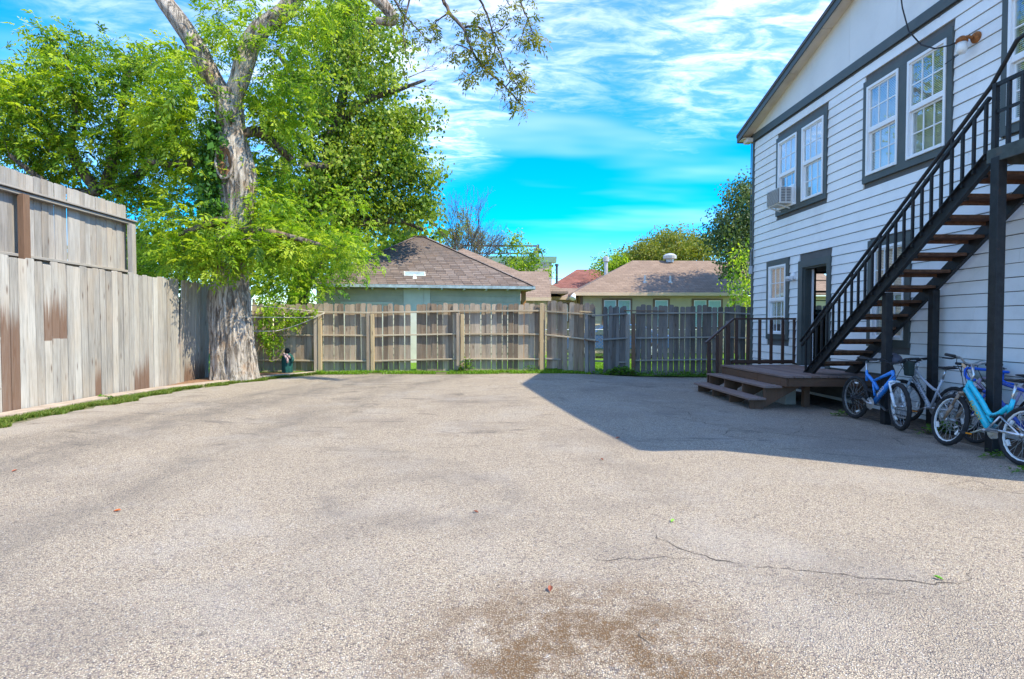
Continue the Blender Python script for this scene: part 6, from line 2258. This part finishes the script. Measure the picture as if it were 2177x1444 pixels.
    for s in (-1, 1):
        a = S(hb + V_((0, s * .062, -.02)) - axs * .01); b = S(V_((wb, s * .062, R0)))
        if kind == 'road' or bar == 'drop':
            fk.tube([S(hb + V_((0, s * .02, -.02))), S(hb + V_((.02, s * .045, -.09))), S(V_((wb - .05, s * .05, R0 + .1))), b], [.014, .014, .011, .009], 8)
        else:
            m2 = a.lerp(b, .45)
            fk.tube([a, m2], .014, 8).tube([m2, b], [.021, .018], 8)
    fk.tube([S(hb + V_((0, -.068, -.02))), S(hb + V_((0, 0, .0))), S(hb + V_((0, .068, -.02)))], .018, 8)
    if bar != 'drop':
        pts = [S(hb + V_((.04 * math.sin(a) * 0 + .015 + .0, .062 * math.cos(a), -.10 + .07 * math.sin(a)))) for a in [math.pi * k / 8 for k in range(9)]]
        fk.tube(pts, .011, 6)
    B('fork', fk, M_FORK)
    # stem, bar
    sm0 = S(ht); sm1 = S(V_((ht.x + .035, 0, bar_z - .03)))
    B('stem', MB().tube([sm0, S(ht + axs * .08), sm1], .015, 8), M_CHROME if kind != 'susp' else M_GRIP)
    hbm = MB()
    if bar == 'drop':
        for s in (-1, 1):
            pts = [S(V_((ht.x + .06, 0, bar_z - .03))), S(V_((ht.x + .06, s * .10, bar_z - .03))), S(V_((ht.x + .07, s * .19, bar_z - .03))), S(V_((ht.x + .13, s * .205, bar_z - .03))), S(V_((ht.x + .175, s * .21, bar_z - .05))), S(V_((ht.x + .17, s * .21, bar_z - .12))), S(V_((ht.x + .10, s * .21, bar_z - .16))), S(V_((ht.x + .0, s * .21, bar_z - .165)))]
            hbm.tube(limb_path(pts, [.017] * 8, 5)[0], .017, 8)
        hb_o = B('handlebar', hbm, M_BAR)
        for s in (-1, 1):
            p = S(V_((ht.x + .19, s * .21, bar_z - .03)))
            d = Sd((.9, 0, .7)).normalized()
            MB().lathe(p, d, [(.016, -.02), (.019, 0), (.017, .05), (.010, .075)], 10).build('brake_hood', paint('hood_tan', (0.55, 0.38, 0.22), .6) if 'hood_tan' not in MATS else MATS['hood_tan'], hb_o, smooth=True)
            MB().tube([p + d * .04, p + d * .05 + Sd((.03, 0, -.03)), p + Sd((.05, 0, -.10))], [.007, .007, .005], 6).build('brake_lever', M_GRIP, hb_o)
    else:
        rise = .03
        pts = [S(V_((ht.x + .03, -.30, bar_z + rise))), S(V_((ht.x + .05, -.14, bar_z + rise))), S(V_((ht.x + .06, -.06, bar_z - .02))), S(V_((ht.x + .06, .06, bar_z - .02))), S(V_((ht.x + .05, .14, bar_z + rise))), S(V_((ht.x + .03, .30, bar_z + rise)))]
        hb_o = B('handlebar', MB().tube(limb_path(pts, [.0125] * 6, 5)[0], .0125, 8), M_BAR or M_GRIP)
        for s in (-1, 1):
            a = S(V_((ht.x + .034, s * .205, bar_z + rise))); b = S(V_((ht.x + .027, s * .315, bar_z + rise)))
            MB().tube([a, b], [.019, .018], 10).build('grip', M_GRIP, hb_o, smooth=True)
            c0 = S(V_((ht.x + .05, s * .17, bar_z + rise - .01)))
            MB().tube([c0, c0 + Sd((.05, s * .02, -.02)), c0 + Sd((.06, s * .12, -.03))], [.009, .008, .006], 6).build('brake_lever', M_GRIP, hb_o)
    # cables
    for s in (-1, 1):
        a = S(V_((ht.x + .06, s * .16, bar_z + .01)))
        pts, _ = limb_path([a, S(V_((ht.x + .17, s * .08, bar_z - .03))), S(V_((ht.x + .14, s * .02, bar_z - .16))), hb + V_((-.02, s * .03, .03)), hb + V_((-.12, s * .02, -.05))], [1] * 5, 6)
        B('brake_cable', MB().tube(pts, .004, 5), M_BLACKC)
    # crank
    ck = MB().lathe(bb - V_((0, .07, 0)), (0, 1, 0), [(.02, 0), (.02, .14)], 10)
    ck.lathe(bb - V_((0, .048, 0)), (0, 1, 0), [(.085, 0), (.09, .002), (.085, .004)], 24)
    for s, an in ((-1, 2.7), (1, 2.7 + math.pi)):
        p = bb + V_((0, s * .075, 0)); e = p + V_((math.cos(an) * .17, s * .01, math.sin(an) * .17))
        ck.beam(p, e, .012, .026, up=(0, 1, 0))
    cr_o = B('crank', ck, M_CHROME, False)
    for s, an in ((-1, 2.7), (1, 2.7 + math.pi)):
        e = bb + V_((math.cos(an) * .17, s * .09, math.sin(an) * .17))
        MB().box(e.x - .045, e.x + .045, min(e.y, e.y + s * .09), max(e.y, e.y + s * .09), e.z - .012, e.z + .012).build('pedal', M_GRIP, cr_o)
        MB().box(e.x - .047, e.x - .0455, min(e.y + s * .01, e.y + s * .08), max(e.y + s * .01, e.y + s * .08), e.z - .009, e.z + .009).build('pedal_reflector', M_ORANGE, cr_o)
    ch = MB().beam(bb + V_((0, -.046, .085)), rh + V_((0, -.046, .035)), .006, .008, up=(0, 0, 1)).beam(bb + V_((0, -.046, -.085)), rh + V_((0, -.046, -.05)), .006, .008, up=(0, 0, 1))
    B('chain', ch, M_BLACKC, False)
    B('derailleur', MB().lathe(rh + V_((.0, -.06, 0)), (0, 1, 0), [(.045, 0), (.03, .02)], 14).beam(rh + V_((.01, -.055, -.03)), rh + V_((.05, -.055, -.12)), .014, .03, up=(0, 1, 0)), M_GRIP, False)
    wheel(o, rh, (0, 1, 0), R0, tyre, rim, knob, seed=int(rear.y * 10))
    wheel(o, S(fh), Sd((0, 1, 0)), R0, tyre, rim, knob, seed=int(front.y * 10))
    if text:
        for side in (1, -1):
            cu = bpy.data.curves.new('lettering', 'FONT')
            cu.body = text
            cu.size = .062 if kind != 'teal' else .075
            cu.extrude = .0008
            cu.align_x = 'CENTER'; cu.align_y = 'CENTER'
            cu.shear = .25
            cu.materials.append(tcol)
            tmp = bpy.data.objects.new('lettering_curve', cu)
            tme = bpy.data.meshes.new_from_object(tmp)
            bpy.data.objects.remove(tmp)
            to = bpy.data.objects.new('lettering', tme)
            COL.objects.link(to)
            to.parent = o
            a, b = (hb + axs * .04), bb
            if side == 1:
                d = (b - a).normalized() if True else None
            dd = (b - a).normalized()
            rr_ = .042 if kind in ('susp', 'teal') else .029
            mid = a.lerp(b, .52)
            # text runs along the tube, face outward on this side
            xax = dd if side == -1 else -dd
            xax = -xax
            zax = V_((0, side, 0))
            yax = zax.cross(xax)
            Mx = Matrix((xax, yax, zax)).transposed().to_4x4()
            Mx.translation = mid + zax * (rr_ - .002)
            to.matrix_basis = Mx
    return o


bicycle('blue full suspension mountain bicycle with white fork leaning by the front stair post', (5.62, 8.52, 0), (5.58, 7.51, 0), R(-3), R(-14), 'susp',
        paintm('bike_blue', (0.02, 0.22, 0.68)), paintm('fork_white', (0.72, 0.78, 0.84)), M_CHROME, R0=.325, tyre=.029, knob=.004, text='AVIGO', tcol=M_REFL, saddle_z=.93, bar_z=.93)
bicycle('silver white bicycle with dark lettering on its tube behind the blue bicycle', (6.06, 7.20, 0), (6.13, 8.20, 0), R(5), R(24), 'curved',
        paintm('bike_silver', (0.44, 0.47, 0.53)), paintm('fork_silver', (0.46, 0.50, 0.56)), M_CHROME, R0=.315, tyre=.026, text='AQUARIRE', tcol=M_BLACKC, saddle_z=.86, bar_z=.90, sad_mat=M_SAD)
bicycle('white and purple bicycle half hidden against the wall between silver and road bicycles', (6.26, 6.20, 0), (6.24, 7.22, 0), R(4), R(-8), 'hard',
        paintm('bike_purple', (0.42, 0.36, 0.55)), paintm('fork_pale', (0.66, 0.64, 0.72)), M_REFL, R0=.32, tyre=.022, knob=0, saddle_z=.84, bar_z=.88)
bicycle('road bicycle with blue taped drop handlebar and tan brake hoods behind the turquoise one', (5.93, 5.64, 0), (5.90, 6.66, 0), R(3), R(-10), 'hard',
        paintm('bike_darkblue', (0.015, 0.07, 0.42)), paintm('fork_darkblue', (0.015, 0.07, 0.42)), M_GRIP, R0=.335, tyre=.014, knob=0, saddle_z=.95, bar='drop', M_BAR=paint('bar_tape_blue', (0.01, 0.11, 0.62), .55, .15, 60), bar_z=.93)
bicycle('bright turquoise bicycle in front of the tall black stair post', (5.42, 5.56, 0), (5.45, 6.56, 0), R(9), R(-6), 'teal',
        paintm('bike_turquoise', (0.01, 0.50, 0.66)), paintm('fork_brown', (0.22, 0.15, 0.10)), M_REFL, R0=.31, tyre=.026, knob=.003, text='FUSION', tcol=paint('text_gold', (0.55, 0.45, 0.08), .4), saddle_z=.86, bar_z=1.02, M_BAR=M_CHROME)
bicycle('white bicycle mostly hidden behind the turquoise bicycle at the right edge', (6.22, 4.62, 0), (6.20, 5.55, 0), R(4), R(10), 'hard',
        paintm('bike_white', (0.74, 0.77, 0.80)), paintm('fork_white2', (0.72, 0.75, 0.78)), M_CHROME, R0=.31, tyre=.022, knob=0, saddle_z=.84, bar_z=.86)

# things hung on the silver bicycle
M_HEL = paint('helmet_grey', (0.10, 0.10, 0.13), 0.5, 0.15, 12)
hl = thing('bicycle_helmet', 'dark grey cycle helmet hanging from the silver bicycle handlebar', 'helmet', (5.98, 8.18, .78))
V, F_ = [], []
hc_ = Vector((5.98, 8.2, .86))
for i in range(9):
    th = math.pi * .58 * i / 8
    for k in range(20):
        a = 2 * math.pi * k / 20
        r_ = 1 - (.05 if (k % 5 == 0 and 1 < i < 7) else 0)
        V.append(hc_ + Vector((math.cos(a) * math.sin(th) * .12 * r_, math.sin(a) * math.sin(th) * .155 * r_, math.cos(th) * .12 * r_)))
for i in range(8):
    for k in range(20):
        l = (k + 1) % 20
        F_.append((i * 20 + k, i * 20 + l, (i + 1) * 20 + l, (i + 1) * 20 + k))
MB().raw(V, F_).build('shell', M_HEL, hl, smooth=True)
for k in range(4):
    y = hc_.y - .09 + k * .06
    MB().hexa([(hc_.x - .125, y - .012, .86), (hc_.x - .09, y - .012, .86), (hc_.x - .09, y + .012, .86), (hc_.x - .125, y + .012, .86),
               (hc_.x - .085, y - .010, .955), (hc_.x - .06, y - .010, .95), (hc_.x - .06, y + .010, .95), (hc_.x - .085, y + .010, .955)]).build('vent', M_GRIP, hl)
MB().tube([(5.9, 8.1, .83), (5.95, 8.12, .72), (6.0, 8.2, .68), (6.03, 8.28, .74), (6.02, 8.3, .83)], .008, 5).build('strap', M_BLACKC, hl)
pc_ = MB().hexa([(6.00, 7.88, .66), (6.08, 7.88, .66), (6.08, 8.0, .66), (6.00, 8.0, .66), (5.985, 7.87, .88), (6.085, 7.87, .88), (6.085, 8.01, .88), (5.985, 8.01, .88)])
tag(pc_.build('handlebar_pouch', paint('pouch_green', (0.03, 0.05, 0.045), .8), bevel=.02), 'dark green pouch hanging below the silver bicycle handlebar', 'pouch')
# grey plastic sack behind the road bicycle bars
V, F_ = [], []
c = Vector((6.36, 7.02, .80))
for i in range(9):
    th = math.pi * i / 8
    for k in range(16):
        a = 2 * math.pi * k / 16
        r_ = 1 + .12 * math.sin(3 * a + i) + .07 * math.sin(7 * a + 2 * i)
        V.append(c + Vector((math.cos(a) * math.sin(th) * .10 * r_, math.sin(a) * math.sin(th) * .22 * r_, math.cos(th) * .13 * r_)))
for i in range(8):
    for k in range(16):
        l = (k + 1) % 16
        F_.append((i * 16 + k, i * 16 + l, (i + 1) * 16 + l, (i + 1) * 16 + k))
tag(MB().raw(V, F_).build('sack', paint('sack_grey', (0.26, 0.32, 0.33), .6, .15, 8), smooth=True), 'crumpled grey sack resting over the purple bicycle handlebar', 'sack')

# ================================================================== small figure at the back fence
fg_ = thing('garden_figure', 'small dark green draped figure with pink shawl standing against the back fence', 'statue', (-5.33, 15.3, .1))
M_ROBE = paint('robe_green', (0.01, 0.085, 0.075), .7, .35, 12)
M_SHAWL = paint('shawl_pink', (0.50, 0.34, 0.34), .7, .15, 12)
M_HEAD = paint('figure_black', (0.012, 0.012, 0.014), .6)
bx_, by_ = -5.36, 15.3
gz0 = gz(bx_, by_)
secs = [(0, .13, .10), (.08, .135, .11), (.2, .135, .11), (.32, .14, .11), (.42, .135, .10), (.48, .11, .085), (.52, .06, .06)]
V, F_ = [], []
for i, (h_, ra, rb) in enumerate(secs):
    for k in range(28):
        a = 2 * math.pi * k / 28
        fo = 1 + (.10 - .015 * i) * math.sin(a * 7 + .4 * i)
        V.append((bx_ + math.cos(a) * ra * fo + .015 * h_, by_ + math.sin(a) * rb * fo, gz0 + h_))
for i in range(len(secs) - 1):
    for k in range(28):
        l = (k + 1) % 28
        F_.append((i * 28 + k, i * 28 + l, (i + 1) * 28 + l, (i + 1) * 28 + k))
F_.append(tuple(6 * 28 + k for k in range(28)))
MB().raw(V, F_).build('robe', M_ROBE, fg_, smooth=True)
MB().lathe((bx_ + .01, by_, gz0 + .51), (0, 0, 1), [(.03, 0), (.062, .03), (.072, .075), (.055, .125), (.02, .145)], 14).build('head', M_HEAD, fg_, smooth=True)
MB().tube([(bx_ - .07, by_ - .06, gz0 + .52), (bx_ - .01, by_ - .11, gz0 + .46), (bx_ + .05, by_ - .125, gz0 + .36), (bx_ + .06, by_ - .13, gz0 + .26)], [.03, .038, .034, .02], 8).build('shawl', M_SHAWL, fg_, smooth=True)
MB().tube([(bx_ + .02, by_ - .115, gz0 + .50), (bx_ + .08, by_ - .10, gz0 + .44), (bx_ + .12, by_ - .07, gz0 + .38)], [.03, .03, .02], 8).build('shawl', M_SHAWL, fg_, smooth=True)
MB().tube([(bx_ + .12, by_ - .04, gz0 + .45), (bx_ + .17, by_ - .07, gz0 + .36), (bx_ + .16, by_ - .10, gz0 + .28)], [.045, .045, .035], 8).build('arm', M_ROBE, fg_, smooth=True)

# ================================================================== wires from the trunk to the fence
M_TWINE = paint('wire_pale', (0.46, 0.41, 0.34), .7)
for pts, lab in (([(535, 649, 14.2), (600, 655, 14.9), (690, 664, 15.48)], 'pale wire, uppermost of three, from the old trunk to the fence rail'),
                 ([(505, 674, 12.75), (600, 675, 14.3), (660, 674, 15.3), (690, 665, 15.47)], 'pale taut wire tied straight across from trunk to fence, middle of three'),
                 ([(538, 704, 14.0), (590, 703, 14.6), (640, 688, 15.1), (690, 666, 15.46)], 'pale sagging wire, lowest of three, curving up to the fence rail')):
    P_, R_ = limb_path([at(*p) for p in pts], [.009] * len(pts), 8)
    tag(MB().tube(P_, .010, 6).build('wire', M_TWINE, smooth=True), lab, 'wire', 'wires tied between the trunk and the fence')
